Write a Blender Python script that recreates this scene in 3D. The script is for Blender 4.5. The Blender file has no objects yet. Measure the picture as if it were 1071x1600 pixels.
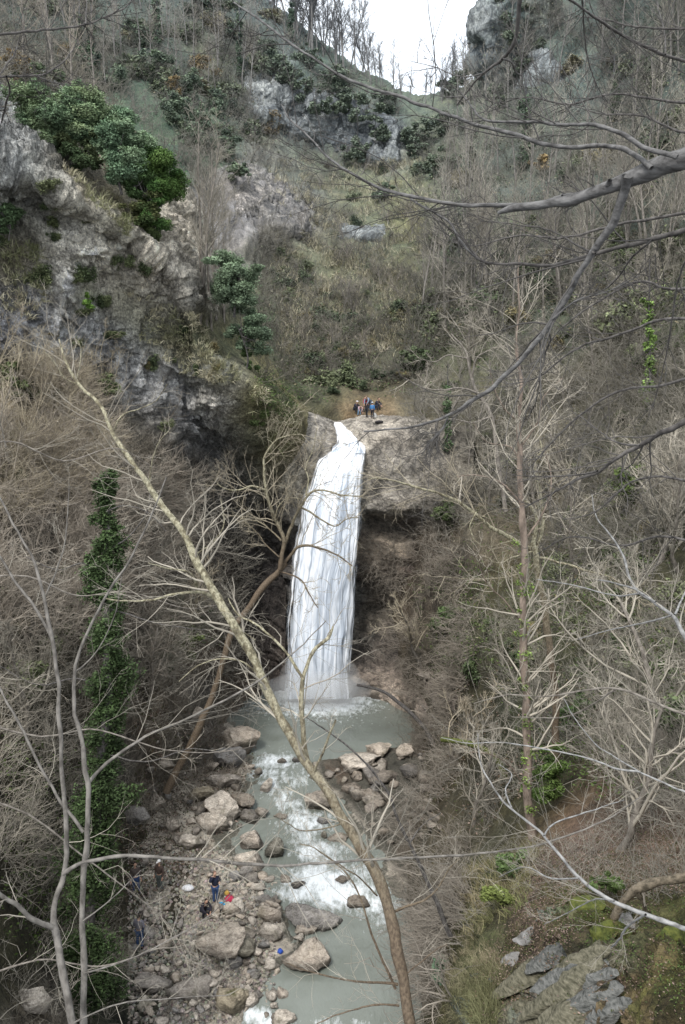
import bpy, math, random
import numpy as np
from mathutils import Vector
from mathutils.bvhtree import BVHTree

rng = np.random.default_rng(7)
random.seed(7)
sc = bpy.context.scene
COL = sc.collection

# ------------------------------------------------------------------ camera
CAM = np.array([0.0, 0.0, 25.0]); PITCH = math.radians(8); FPX = 1244.0
FW = np.array([0, math.cos(PITCH), -math.sin(PITCH)]); UP = np.array([0, math.sin(PITCH), math.cos(PITCH)])
RT = np.array([1.0, 0, 0])

def P(px, py, Y):
    px, py, Y = np.broadcast_arrays(np.asarray(px, float), np.asarray(py, float), np.asarray(Y, float))
    d = FW + ((px - 535.5) / FPX)[..., None] * RT - ((py - 800) / FPX)[..., None] * UP
    return CAM + d * (Y / d[..., 1])[..., None]

def ray(px, py):
    d = FW + (px - 535.5) / FPX * RT - (py - 800) / FPX * UP
    return d / np.linalg.norm(d)

def proj(V):
    q = V - CAM
    z = np.maximum(q @ FW, 0.1)
    return 535.5 + FPX * (q @ RT) / z, 800 - FPX * (q @ UP) / z, z

cd = bpy.data.cameras.new('camera'); cam = bpy.data.objects.new('camera', cd); COL.objects.link(cam)
cam.location = CAM; cam.rotation_euler = (math.radians(90) - PITCH, 0, 0)
cd.sensor_fit = 'VERTICAL'; cd.sensor_height = 36; cd.lens = 36 * FPX / 1600
cd.clip_start = 0.1; cd.clip_end = 3000
cd.dof.use_dof = True; cd.dof.focus_distance = 45; cd.dof.aperture_fstop = 6.3
sc.camera = cam

# ------------------------------------------------------------------ world and sun
w = bpy.data.worlds.new('World'); sc.world = w; w.use_nodes = True
nt = w.node_tree; nt.nodes.clear()
SUN_EL, SUN_ROT = math.radians(52), math.radians(205)
sky = nt.nodes.new('ShaderNodeTexSky'); sky.sky_type = 'NISHITA'; sky.sun_disc = False
sky.sun_elevation = SUN_EL; sky.sun_rotation = SUN_ROT; sky.air_density = 1.0; sky.dust_density = 2.0
bg = nt.nodes.new('ShaderNodeBackground'); bg.inputs['Strength'].default_value = 0.15
mx = nt.nodes.new('ShaderNodeMix'); mx.data_type = 'RGBA'
tc = nt.nodes.new('ShaderNodeTexCoord'); nz = nt.nodes.new('ShaderNodeTexNoise')
nz.inputs['Scale'].default_value = 2.2; nz.inputs['Detail'].default_value = 5
rp = nt.nodes.new('ShaderNodeValToRGB')
rp.color_ramp.elements[0].position = 0.3; rp.color_ramp.elements[0].color = (9.2, 10.2, 11.4, 1)
rp.color_ramp.elements[1].position = 0.7; rp.color_ramp.elements[1].color = (12.8, 13.0, 13.2, 1)
out = nt.nodes.new('ShaderNodeOutputWorld')
mx.inputs['Factor'].default_value = 0.85
nt.links.new(tc.outputs['Generated'], nz.inputs['Vector']); nt.links.new(nz.outputs['Fac'], rp.inputs['Fac'])
nt.links.new(sky.outputs['Color'], mx.inputs['A']); nt.links.new(rp.outputs['Color'], mx.inputs['B'])
nt.links.new(mx.outputs['Result'], bg.inputs['Color']); nt.links.new(bg.outputs[0], out.inputs[0])

sd = bpy.data.lights.new('sun', 'SUN'); sun = bpy.data.objects.new('sun', sd); COL.objects.link(sun)
sd.energy = 3.3; sd.angle = math.radians(14); sd.color = (1, 0.97, 0.93)
az = SUN_ROT
sdir = Vector((math.sin(az) * math.cos(SUN_EL), math.cos(az) * math.cos(SUN_EL), math.sin(SUN_EL)))
sun.rotation_euler = (-sdir).to_track_quat('-Z', 'Y').to_euler()
sc.view_settings.view_transform = 'Standard'; sc.view_settings.look = 'None'
sc.view_settings.exposure = 0; sc.view_settings.gamma = 1
sc.cycles.max_bounces = 4; sc.cycles.diffuse_bounces = 3; sc.cycles.glossy_bounces = 2
sc.cycles.transparent_max_bounces = 8; sc.cycles.transmission_bounces = 2; sc.cycles.use_denoising = True; sc.cycles.volume_bounces = 2
sc.cycles.caustics_reflective = False; sc.cycles.caustics_refractive = False

# ------------------------------------------------------------------ noise
def _h(ix, iy, iz):
    n = (ix.astype(np.int64) * 374761393 + iy.astype(np.int64) * 668265263 + iz.astype(np.int64) * 2147483647 // 3) & 0xffffffff
    n = (n ^ (n >> 13)) * 1274126177 & 0xffffffff
    n = (n ^ (n >> 16)) * 2246822519 & 0xffffffff
    return ((n ^ (n >> 15)) & 0xffff) / 65535.0

def vn(p):
    i = np.floor(p).astype(np.int64); f = p - i; f = f * f * (3 - 2 * f)
    r = 0
    for a in (0, 1):
        for b in (0, 1):
            for c in (0, 1):
                wt = (f[:, 0] if a else 1 - f[:, 0]) * (f[:, 1] if b else 1 - f[:, 1]) * (f[:, 2] if c else 1 - f[:, 2])
                r = r + wt * _h(i[:, 0] + a, i[:, 1] + b, i[:, 2] + c)
    return r * 2 - 1

def fbm(p, o=4, g=0.5):
    s = 0; a = 1; t = 0
    for k in range(o):
        s = s + a * vn(p * 2 ** k + 17.3 * k); t += a; a *= g
    return s / t

def ridged(p, o=4):
    s = 0; a = 1; t = 0
    for k in range(o):
        s = s + a * (1 - 2 * np.abs(vn(p * 2 ** k + 9.1 * k))); t += a; a *= 0.5
    return s / t

# ------------------------------------------------------------------ mesh helpers
def mesh_np(name, V, F, col=None, smooth=False):
    V = np.asarray(V, np.float32).reshape(-1, 3); F = np.asarray(F, np.int32)
    me = bpy.data.meshes.new(name)
    n, k = F.shape
    me.vertices.add(len(V)); me.vertices.foreach_set('co', V.ravel())
    me.loops.add(n * k); me.loops.foreach_set('vertex_index', F.ravel())
    me.polygons.add(n); me.polygons.foreach_set('loop_start', np.arange(0, n * k, k, dtype=np.int32))
    if smooth: me.polygons.foreach_set('use_smooth', np.ones(n, bool))
    me.update()
    if col is not None:
        a = me.attributes.new('Col', 'FLOAT_COLOR', 'POINT')
        c = np.ones((len(V), 4), np.float32); c[:, :3] = col
        a.data.foreach_set('color', c.ravel())
    return me

def link(name, me, mat=None, parent=None, loc=None):
    o = bpy.data.objects.new(name, me); COL.objects.link(o)
    if mat is not None and me is not None and not me.materials: me.materials.append(mat)
    if parent: o.parent = parent
    if loc is not None: o.location = loc
    return o

def tag(o, label=None, cat=None, group=None, kind=None):
    if label: o['label'] = label
    if cat: o['category'] = cat
    if group: o['group'] = group
    if kind: o['kind'] = kind
    return o

def thing(name, label, cat, loc=(0, 0, 0), rz=0, group=None):
    o = bpy.data.objects.new(name, None); COL.objects.link(o); o.empty_display_size = 0.3
    o.location = loc; o.rotation_euler = (0, 0, rz)
    return tag(o, label, cat, group)

def tube_batch(Pt, R, k):
    """Pt (N,n,3), R (N,n) -> verts, quads"""
    N, n, _ = Pt.shape
    T = np.gradient(Pt, axis=1); T /= np.linalg.norm(T, axis=2, keepdims=True) + 1e-9
    ref = np.array([0.31, 0.74, 0.2]); ref /= np.linalg.norm(ref)
    U = np.cross(T, ref); U /= np.linalg.norm(U, axis=2, keepdims=True) + 1e-9
    W = np.cross(T, U)
    a = np.arange(k) * 2 * math.pi / k
    V = Pt[:, :, None, :] + R[:, :, None, None] * (np.cos(a)[:, None] * U[:, :, None, :] + np.sin(a)[:, None] * W[:, :, None, :])
    idx = np.arange(N * n * k).reshape(N, n, k)
    A = idx[:, :-1, :]; B = idx[:, 1:, :]
    F = np.stack([A, np.roll(A, -1, 2), np.roll(B, -1, 2), B], -1).reshape(-1, 4)
    return V.reshape(-1, 3), F

def tubes_mesh(name, polys, k=3, smooth=False):
    groups = {}
    for p in polys:
        kk = p[2] if len(p) > 2 else k
        groups.setdefault((len(p[0]), kk), []).append(p)
    VS, FS, off = [], [], 0
    for (n, kk), g in groups.items():
        V, F = tube_batch(np.array([q[0] for q in g], float), np.array([q[1] for q in g], float), kk)
        VS.append(V); FS.append(F + off); off += len(V)
    return mesh_np(name, np.concatenate(VS), np.concatenate(FS), smooth=smooth)

def crom(C, n, m):
    """bicubic Catmull-Rom of control net C (r,c,3) -> (n,m,3)"""
    def interp(A, n):
        r = A.shape[0]; t = np.linspace(0, r - 1, n); i = np.minimum(t.astype(int), r - 2); f = (t - i)[:, None, None]
        g = lambda j: A[np.clip(j, 0, r - 1)]
        p0, p1, p2, p3 = g(i - 1), g(i), g(i + 1), g(i + 2)
        return 0.5 * ((2 * p1) + (-p0 + p2) * f + (2 * p0 - 5 * p1 + 4 * p2 - p3) * f ** 2 + (-p0 + 3 * p1 - 3 * p2 + p3) * f ** 3)
    A = interp(C, n); return np.swapaxes(interp(np.swapaxes(A, 0, 1), m), 0, 1)

def curve(pts, n):
    return crom(np.array(pts, float)[:, None, :].repeat(2, 1), n, 2)[:, 0, :]

def srgb(c):
    c = np.asarray(c, float) / 255.0
    return np.where(c <= 0.04045, c / 12.92, ((c + 0.055) / 1.055) ** 2.4)

# ------------------------------------------------------------------ materials
def newmat(name):
    m = bpy.data.materials.new(name); m.use_nodes = True
    nt = m.node_tree; b = nt.nodes['Principled BSDF']; b.inputs['Specular IOR Level'].default_value = 0.25
    return m, nt, b

def N(nt, t, **kw):
    n = nt.nodes.new(t)
    for k, v in kw.items():
        if k in n.inputs: n.inputs[k].default_value = v
        else: setattr(n, k, v)
    return n

def ramp(nt, fac, stops):
    r = nt.nodes.new('ShaderNodeValToRGB'); e = r.color_ramp.elements
    while len(e) < len(stops): e.new(0.5)
    for q, (p, c) in zip(e, stops):
        q.position = p; q.color = (*c, 1) if len(c) == 3 else c
    nt.links.new(fac, r.inputs['Fac']); return r.outputs['Color']

def mul(nt, a, b, f=1.0, mode='MULTIPLY'):
    m = nt.nodes.new('ShaderNodeMix'); m.data_type = 'RGBA'; m.blend_type = mode; m.inputs['Factor'].default_value = f
    for s, v in (('A', a), ('B', b)):
        if hasattr(v, 'links'): nt.links.new(v, m.inputs[s])
        else: m.inputs[s].default_value = (*v, 1)
    return m.outputs['Result']

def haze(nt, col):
    """air haze painted into the colour: the further up the valley, the paler and bluer the surface"""
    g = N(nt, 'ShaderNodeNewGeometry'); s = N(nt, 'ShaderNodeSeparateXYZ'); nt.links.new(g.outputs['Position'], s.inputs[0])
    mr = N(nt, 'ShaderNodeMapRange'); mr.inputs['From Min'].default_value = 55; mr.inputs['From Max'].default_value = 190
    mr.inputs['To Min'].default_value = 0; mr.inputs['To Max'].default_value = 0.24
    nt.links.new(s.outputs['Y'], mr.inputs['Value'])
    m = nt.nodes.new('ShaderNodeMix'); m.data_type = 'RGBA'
    nt.links.new(mr.outputs[0], m.inputs['Factor']); nt.links.new(col, m.inputs['A']); m.inputs['B'].default_value = (0.27, 0.33, 0.40, 1)  # haze is a pale blue tint in the base colour
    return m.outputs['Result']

def wpos(nt):
    return N(nt, 'ShaderNodeNewGeometry').outputs['Position']

def noise(nt, vec, scale, detail=4, rough=0.6, sock='Fac'):
    n = N(nt, 'ShaderNodeTexNoise', Scale=scale, Detail=detail, Roughness=rough)
    nt.links.new(vec, n.inputs['Vector']); return n.outputs[sock]

def ground_mat(name, s1, s2, lo, hi, bump, stretch=(1, 1, 1), dist=0.3, crack=0):
    m, nt, b = newmat(name)
    at = N(nt, 'ShaderNodeAttribute', attribute_name='Col')
    mp = N(nt, 'ShaderNodeMapping'); mp.inputs['Scale'].default_value = stretch
    nt.links.new(wpos(nt), mp.inputs['Vector'])
    a = noise(nt, mp.outputs[0], s1, 6, 0.7); c = noise(nt, mp.outputs[0], s2, 5, 0.75)
    col = mul(nt, at.outputs['Color'], ramp(nt, a, [(0.3, (lo,) * 3), (0.7, (hi,) * 3)]))
    col = mul(nt, col, ramp(nt, c, [(0.32, (lo * 1.0, lo * 1.0, lo * 1.05)), (0.68, (hi * 1.02, hi, hi * 0.97))]))
    if crack:
        for sc_, w_, dk in ((crack, .05, .35), (crack * 3.1, .07, .5)):
            wv = N(nt, 'ShaderNodeTexNoise', Scale=crack * 1.5, Detail=4.0); nt.links.new(wpos(nt), wv.inputs['Vector'])
            ad = N(nt, 'ShaderNodeVectorMath', operation='MULTIPLY_ADD'); nt.links.new(wv.outputs['Color'], ad.inputs[0]); ad.inputs[1].default_value = (1.1 / sc_,) * 3; nt.links.new(mp.outputs[0], ad.inputs[2])
            vo = N(nt, 'ShaderNodeTexVoronoi', feature='DISTANCE_TO_EDGE', Scale=sc_); nt.links.new(ad.outputs[0], vo.inputs['Vector'])
            col = mul(nt, col, ramp(nt, vo.outputs['Distance'], [(0.0, (dk,) * 3), (w_, (1, 1, 1))]), .8)
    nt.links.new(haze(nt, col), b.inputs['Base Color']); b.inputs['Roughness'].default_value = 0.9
    bp = N(nt, 'ShaderNodeBump', Strength=bump, Distance=dist)
    ad = N(nt, 'ShaderNodeMath', operation='ADD'); nt.links.new(a, ad.inputs[0]); nt.links.new(c, ad.inputs[1])
    nt.links.new(ad.outputs[0], bp.inputs['Height']); nt.links.new(bp.outputs[0], b.inputs['Normal'])
    return m

def simple_mat(name, c1, c2, scale, rough=0.85, stretch=(1, 1, 1), bump=0.4, coord='Object', hz=True, lo=0.35, hi=0.65, dist=0.02, detail=4):
    m, nt, b = newmat(name)
    tcn = N(nt, 'ShaderNodeTexCoord'); mp = N(nt, 'ShaderNodeMapping'); mp.inputs['Scale'].default_value = stretch
    nt.links.new(tcn.outputs['Object'] if coord == 'Object' else wpos(nt), mp.inputs['Vector'])
    f = noise(nt, mp.outputs[0], scale, detail)
    col = ramp(nt, f, [(lo, tuple(c1)), (hi, tuple(c2))])
    if hz: col = haze(nt, col)
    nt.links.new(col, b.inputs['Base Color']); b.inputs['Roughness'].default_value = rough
    if bump:
        bp = N(nt, 'ShaderNodeBump', Strength=bump, Distance=dist); nt.links.new(f, bp.inputs['Height']); nt.links.new(bp.outputs[0], b.inputs['Normal'])
    return m

def twig_mat(name, c1, c2):
    m, nt, b = newmat(name)
    f = noise(nt, wpos(nt), 0.35, 3)
    oi = N(nt, 'ShaderNodeObjectInfo')
    col = ramp(nt, f, [(0.35, c1), (0.65, c2)])
    col = mul(nt, col, ramp(nt, oi.outputs['Random'], [(0, (0.75,) * 3), (1, (1.25, 1.22, 1.2))]))
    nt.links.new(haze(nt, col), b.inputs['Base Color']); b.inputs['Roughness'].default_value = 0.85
    return m

def leaf_mat(name, gain=1.0):
    m, nt, b = newmat(name)
    at = N(nt, 'ShaderNodeAttribute', attribute_name='Col')
    nt.links.new(haze(nt, at.outputs['Color']), b.inputs['Base Color']); b.inputs['Roughness'].default_value = 0.7
    b.inputs['Specular IOR Level'].default_value = 0.15
    return m

M_slope = ground_mat('hillside_soil', 0.9, 5.0, 0.55, 1.4, 0.8)
M_cliff = ground_mat('limestone_cliff', 1.2, 6.5, 0.42, 1.5, 1.0, (1, 1, .75), 0.4, crack=1.3)
M_wall = ground_mat('wet_fall_rock', 0.8, 4.5, 0.5, 1.35, 1.0, (1, 1, 1.4), 0.25, crack=.5)
M_floor = ground_mat('river_gravel_bed', 1.6, 9.0, 0.55, 1.4, 0.9)
M_twig_grey = twig_mat('grey_twigs', (0.18, 0.166, 0.138), (0.39, 0.36, 0.30))
M_twig_brown = twig_mat('brown_twigs', (0.17, 0.15, 0.122), (0.37, 0.33, 0.275))
M_twig_tan = twig_mat('tan_twigs', (0.27, 0.235, 0.175), (0.45, 0.40, 0.30))
M_twig_mid = twig_mat('mid_twigs', (0.11, 0.103, 0.082), (0.26, 0.24, 0.195))
M_twig_dark = twig_mat('dark_twigs', (0.07, 0.064, 0.06), (0.15, 0.14, 0.13))
M_bark_grey = simple_mat('grey_bark', (0.09, 0.078, 0.065), (0.24, 0.215, 0.185), 9, stretch=(1, 1, 0.35), coord='World', dist=0.015)
M_bark_dark = simple_mat('dark_bark', (0.035, 0.032, 0.03), (0.13, 0.12, 0.112), 14, stretch=(1, 1, 0.5), coord='World')
M_bark_pale = simple_mat('pale_bark', (0.17, 0.17, 0.18), (0.42, 0.42, 0.44), 16, coord='World', bump=0.3, lo=0.3)
M_bark_red = simple_mat('brown_bark', (0.10, 0.078, 0.062), (0.26, 0.205, 0.165), 5, stretch=(1, 1, 0.4), coord='World')

def plane_bark():
    m, nt, b = newmat('mottled_bark')
    v = wpos(nt)
    mp = N(nt, 'ShaderNodeMapping'); mp.inputs['Scale'].default_value = (1, 1, 0.6); nt.links.new(v, mp.inputs[0])
    f = noise(nt, mp.outputs[0], 7, 5, 0.65); g = noise(nt, mp.outputs[0], 22, 4, 0.6)
    col = ramp(nt, f, [(0.38, (0.11, 0.095, 0.062)), (0.46, (0.19, 0.17, 0.11)), (0.54, (0.36, 0.335, 0.24)), (0.60, (0.17, 0.155, 0.10)), (0.7, (0.25, 0.23, 0.16))])
    s = N(nt, 'ShaderNodeSeparateXYZ'); nt.links.new(v, s.inputs[0])
    mr = N(nt, 'ShaderNodeMapRange'); mr.inputs['From Min'].default_value = 15.5; mr.inputs['From Max'].default_value = 20
    nt.links.new(s.outputs['Z'], mr.inputs['Value'])
    low = ramp(nt, g, [(0.35, (0.075, 0.055, 0.038)), (0.65, (0.17, 0.13, 0.09))])
    m2 = nt.nodes.new('ShaderNodeMix'); m2.data_type = 'RGBA'
    nt.links.new(mr.outputs[0], m2.inputs['Factor']); nt.links.new(low, m2.inputs['A'])
    nt.links.new(mul(nt, col, ramp(nt, g, [(0.35, (0.6,) * 3), (0.6, (1.15,) * 3)])), m2.inputs['B'])
    nt.links.new(m2.outputs['Result'], b.inputs['Base Color']); b.inputs['Roughness'].default_value = 0.8
    bp = N(nt, 'ShaderNodeBump', Strength=0.6, Distance=0.02); nt.links.new(g, bp.inputs['Height']); nt.links.new(bp.outputs[0], b.inputs['Normal'])
    return m
M_bark_plane = plane_bark()
M_leaf = leaf_mat('leaves')

def rock_mat(name, base, dark, moss=0.5, wet=False):
    m, nt, b = newmat(name)
    tcn = N(nt, 'ShaderNodeTexCoord'); g = N(nt, 'ShaderNodeNewGeometry')
    mp = N(nt, 'ShaderNodeMapping'); mp.inputs['Scale'].default_value = (1, 1, 2.2); nt.links.new(g.outputs['Position'], mp.inputs[0])
    f = noise(nt, mp.outputs[0], 1.7, 7, 0.72); f2 = noise(nt, mp.outputs[0], 9, 4, 0.7)
    col = ramp(nt, f, [(0.33, dark), (0.5, base), (0.68, tuple(min(1, x * 1.35) for x in base))])
    col = mul(nt, col, ramp(nt, f2, [(0.35, (0.6, 0.58, 0.57)), (0.62, (1.15,) * 3)]))
    oi = N(nt, 'ShaderNodeObjectInfo')
    col = mul(nt, col, ramp(nt, oi.outputs['Random'], [(0, (0.6, 0.63, 0.68)), (.5, (1.05, .98, .9)), (1, (1.3, 1.28, 1.24))]))
    # dark waterline and moss low down
    nn = noise(nt, g.outputs['Position'], 1.1, 3)
    m2 = nt.nodes.new('ShaderNodeMix'); m2.data_type = 'RGBA'
    mr = N(nt, 'ShaderNodeMapRange'); mr.inputs['From Min'].default_value = 0.58; mr.inputs['From Max'].default_value = 0.68
    mr.inputs['To Max'].default_value = moss; nt.links.new(nn, mr.inputs['Value'])
    nt.links.new(mr.outputs[0], m2.inputs['Factor']); nt.links.new(col, m2.inputs['A']); m2.inputs['B'].default_value = (0.075, 0.075, 0.028, 1)
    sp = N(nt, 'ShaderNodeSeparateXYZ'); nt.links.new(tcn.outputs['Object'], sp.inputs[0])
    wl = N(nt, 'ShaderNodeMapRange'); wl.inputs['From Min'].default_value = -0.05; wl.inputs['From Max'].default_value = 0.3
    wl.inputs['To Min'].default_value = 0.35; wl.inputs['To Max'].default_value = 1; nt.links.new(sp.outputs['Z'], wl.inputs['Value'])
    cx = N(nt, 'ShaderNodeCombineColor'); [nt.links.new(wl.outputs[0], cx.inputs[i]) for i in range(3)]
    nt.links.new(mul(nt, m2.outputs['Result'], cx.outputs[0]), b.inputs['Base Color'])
    b.inputs['Roughness'].default_value = 0.45 if wet else 0.85
    bp = N(nt, 'ShaderNodeBump', Strength=0.9, Distance=0.12); nt.links.new(f, bp.inputs['Height'])
    bp2 = N(nt, 'ShaderNodeBump', Strength=0.6, Distance=0.03); nt.links.new(f2, bp2.inputs['Height']); nt.links.new(bp.outputs[0], bp2.inputs['Normal'])
    nt.links.new(bp2.outputs[0], b.inputs['Normal'])
    return m
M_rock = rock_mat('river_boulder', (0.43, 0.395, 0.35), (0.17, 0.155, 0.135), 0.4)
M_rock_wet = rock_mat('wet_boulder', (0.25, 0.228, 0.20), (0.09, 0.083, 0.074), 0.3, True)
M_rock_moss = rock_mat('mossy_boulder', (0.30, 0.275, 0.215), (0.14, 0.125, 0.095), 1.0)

def flat_mat(name, c, rough=0.8):
    c = np.array(c)
    return simple_mat(name, tuple(c * 0.75), tuple(np.minimum(c * 1.2, 0.95)), 14, rough, coord='Object', bump=0.3, hz=False)

# ------------------------------------------------------------------ terrain
PATCH = {}
def colour_field(V, patches, sig=48, gain=1.0):
    px, py, z = proj(V)
    q = V * 0.12
    wpx = px + 26 * fbm(q, 3) + 12 * fbm(V * 0.6 + 5, 2); wpy = py + 26 * fbm(q + 50, 3) + 12 * fbm(V * 0.6 + 31, 2)
    num = np.zeros((len(V), 3)); den = np.full(len(V), 1e-12); rk = np.zeros(len(V))
    far = np.zeros(len(V))
    for (x, y, c, *r) in patches:
        rock = r[0] if r else 0; s = r[1] if len(r) > 1 else sig
        d2 = ((wpx - x) ** 2 + (wpy - y) ** 2) / (2 * s * s)
        wgt = np.exp(-d2) + 1e-5 / (1 + d2)
        num += wgt[:, None] * srgb(c); den += wgt; rk += wgt * rock
    return num / den[:, None] * gain * np.array([.93, 1.0, .99]), rk / den

def grid_faces(n, m):
    i = np.arange(n * m).reshape(n, m)
    return np.stack([i[:-1, :-1], i[1:, :-1], i[1:, 1:], i[:-1, 1:]], -1).reshape(-1, 4)

def grid_normals(G):
    a = np.gradient(G, axis=0); b = np.gradient(G, axis=1); n = np.cross(a, b)
    n /= np.linalg.norm(n, axis=2, keepdims=True) + 1e-9
    s = np.sign(np.sum(n * (CAM - G), axis=2, keepdims=True)); s[s == 0] = 1
    return n * s

BV = {}
def sheet(name, net, n, m, mat, patches, sig, disp, gain=1.0, label=None, cat=None, kind='structure'):
    C = np.array([[P(*q) if q[0] != 'w' else np.array(q[1:], float) for q in row] for row in net])
    G = crom(C, n, m); Nn = grid_normals(G)
    V = G.reshape(-1, 3); Nv = Nn.reshape(-1, 3)
    col, rk = colour_field(V, patches, sig, gain)
    V = V + Nv * disp(V, rk)[:, None]
    # light the ledges, darken the recesses is left to the renderer; broken colour only
    br = fbm(V * 0.5 + 3, 4)
    col = col * (1 + 0.45 * br + rk * 0.5 * np.clip(fbm(V * np.array([1.7, 1.7, .8]) + 31, 4) * 2.2, -.8, 1))[:, None]
    tint = fbm(V * 0.23 + 80, 3)[:, None]
    col = np.clip(col * (1 + tint * np.array([0.16, 0.03, -0.14]) * (1 - .8 * rk[:, None])), 0.01, 0.9)
    F = grid_faces(n, m)
    me = mesh_np(name, V, F, col, smooth=False)
    o = link(name, me, mat); tag(o, label, cat, None, kind)
    BV[name] = BVHTree.FromPolygons([tuple(v) for v in V.tolist()], F.tolist())
    return o

G0 = 1.25
slope_patches = [
 (60,30,(92,92,84)),(150,60,(92,96,80)),(250,60,(96,94,86)),(350,80,(95,92,80)),(330,110,(130,112,76),0,30),(250,130,(92,104,86)),
 (300,190,(98,108,88)),(360,170,(110,112,88),0,30),(420,60,(92,92,88)),(415,150,(125,124,128),1,34),(470,185,(98,98,104),1,30),(530,200,(88,90,98),1,30),(585,215,(100,102,112),1,30),
 (610,240,(140,138,140),1,18),(560,155,(118,120,98),0,26),(620,170,(110,112,95),0,30),(500,120,(92,100,84),0,30),(430,190,(140,122,82),0,22),
 (440,300,(128,118,116),.8,34),(400,330,(134,126,124),.8,34),(470,340,(118,110,110),1,34),(480,260,(112,112,86)),
 (540,300,(124,114,88)),(600,290,(138,124,92)),(640,330,(126,114,86)),(560,365,(120,118,112),.5,22),(520,400,(130,118,96)),(480,420,(134,122,102)),
 (600,420,(120,108,84)),(450,500,(92,92,74)),(520,520,(86,88,64)),(600,520,(100,92,70)),(560,590,(78,74,56)),(500,610,(84,78,60)),(600,610,(92,80,64)),
 (560,640,(150,120,98),.3,16),(600,648,(150,122,100),.3,16),(650,640,(110,98,84)),
 (700,200,(110,104,86)),(760,180,(112,106,88)),(700,300,(100,98,84)),(800,260,(104,98,92)),(900,180,(98,94,88)),(1000,120,(88,88,82)),(840,110,(110,110,106),.5),
 (900,320,(94,92,86)),(1000,300,(90,90,86)),(760,400,(98,94,80)),(900,450,(90,88,78)),(1040,450,(88,88,72)),(700,480,(96,94,74)),(780,560,(92,90,72)),
 (700,640,(108,100,84)),(800,700,(104,96,84)),(950,650,(92,86,76)),(1050,750,(74,74,58)),(720,760,(112,102,92)),(850,820,(98,88,78)),(980,850,(76,70,56)),
 (700,900,(84,72,64)),(800,950,(80,76,60)),(1000,980,(66,62,46)),(650,1060,(86,76,68)),(760,1080,(66,62,50)),(900,1080,(60,60,44)),(1040,1120,(76,66,58)),
 (650,1180,(82,72,62)),(750,1200,(50,46,32)),(860,1200,(46,48,28)),(960,1240,(92,78,70)),(1050,1280,(108,88,80)),(640,1320,(92,82,72)),(720,1300,(82,74,62)),
 (820,1300,(72,66,48)),(900,1350,(116,92,84)),(1000,1340,(112,90,82)),(680,1420,(84,74,62)),(780,1400,(86,84,52)),(830,1420,(126,98,90),0,26),(900,1420,(84,86,36),.3,26),
 (980,1400,(100,86,62),.3,26),(950,1460,(82,88,28),.5,26),(1040,1420,(84,80,52)),(870,1480,(110,88,78),0,26),(800,1470,(92,88,60),.2,26),(850,1510,(120,98,90),0,22),
 (900,1500,(112,112,110),1,26),(900,1550,(104,112,120),1,32),(970,1510,(108,104,92),1,24),(830,1585,(100,106,112),1,28),(1010,1540,(84,78,46),.5,36),(1050,1580,(80,76,44),.5,36),
 (960,1590,(90,84,56),.8,26),(740,1520,(120,114,78),0,30),(780,1580,(126,116,82),0,30),(700,1560,(96,88,66),0,30),(1100,1500,(74,72,44)),(660,1550,(70,62,52),0,22)]

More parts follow.
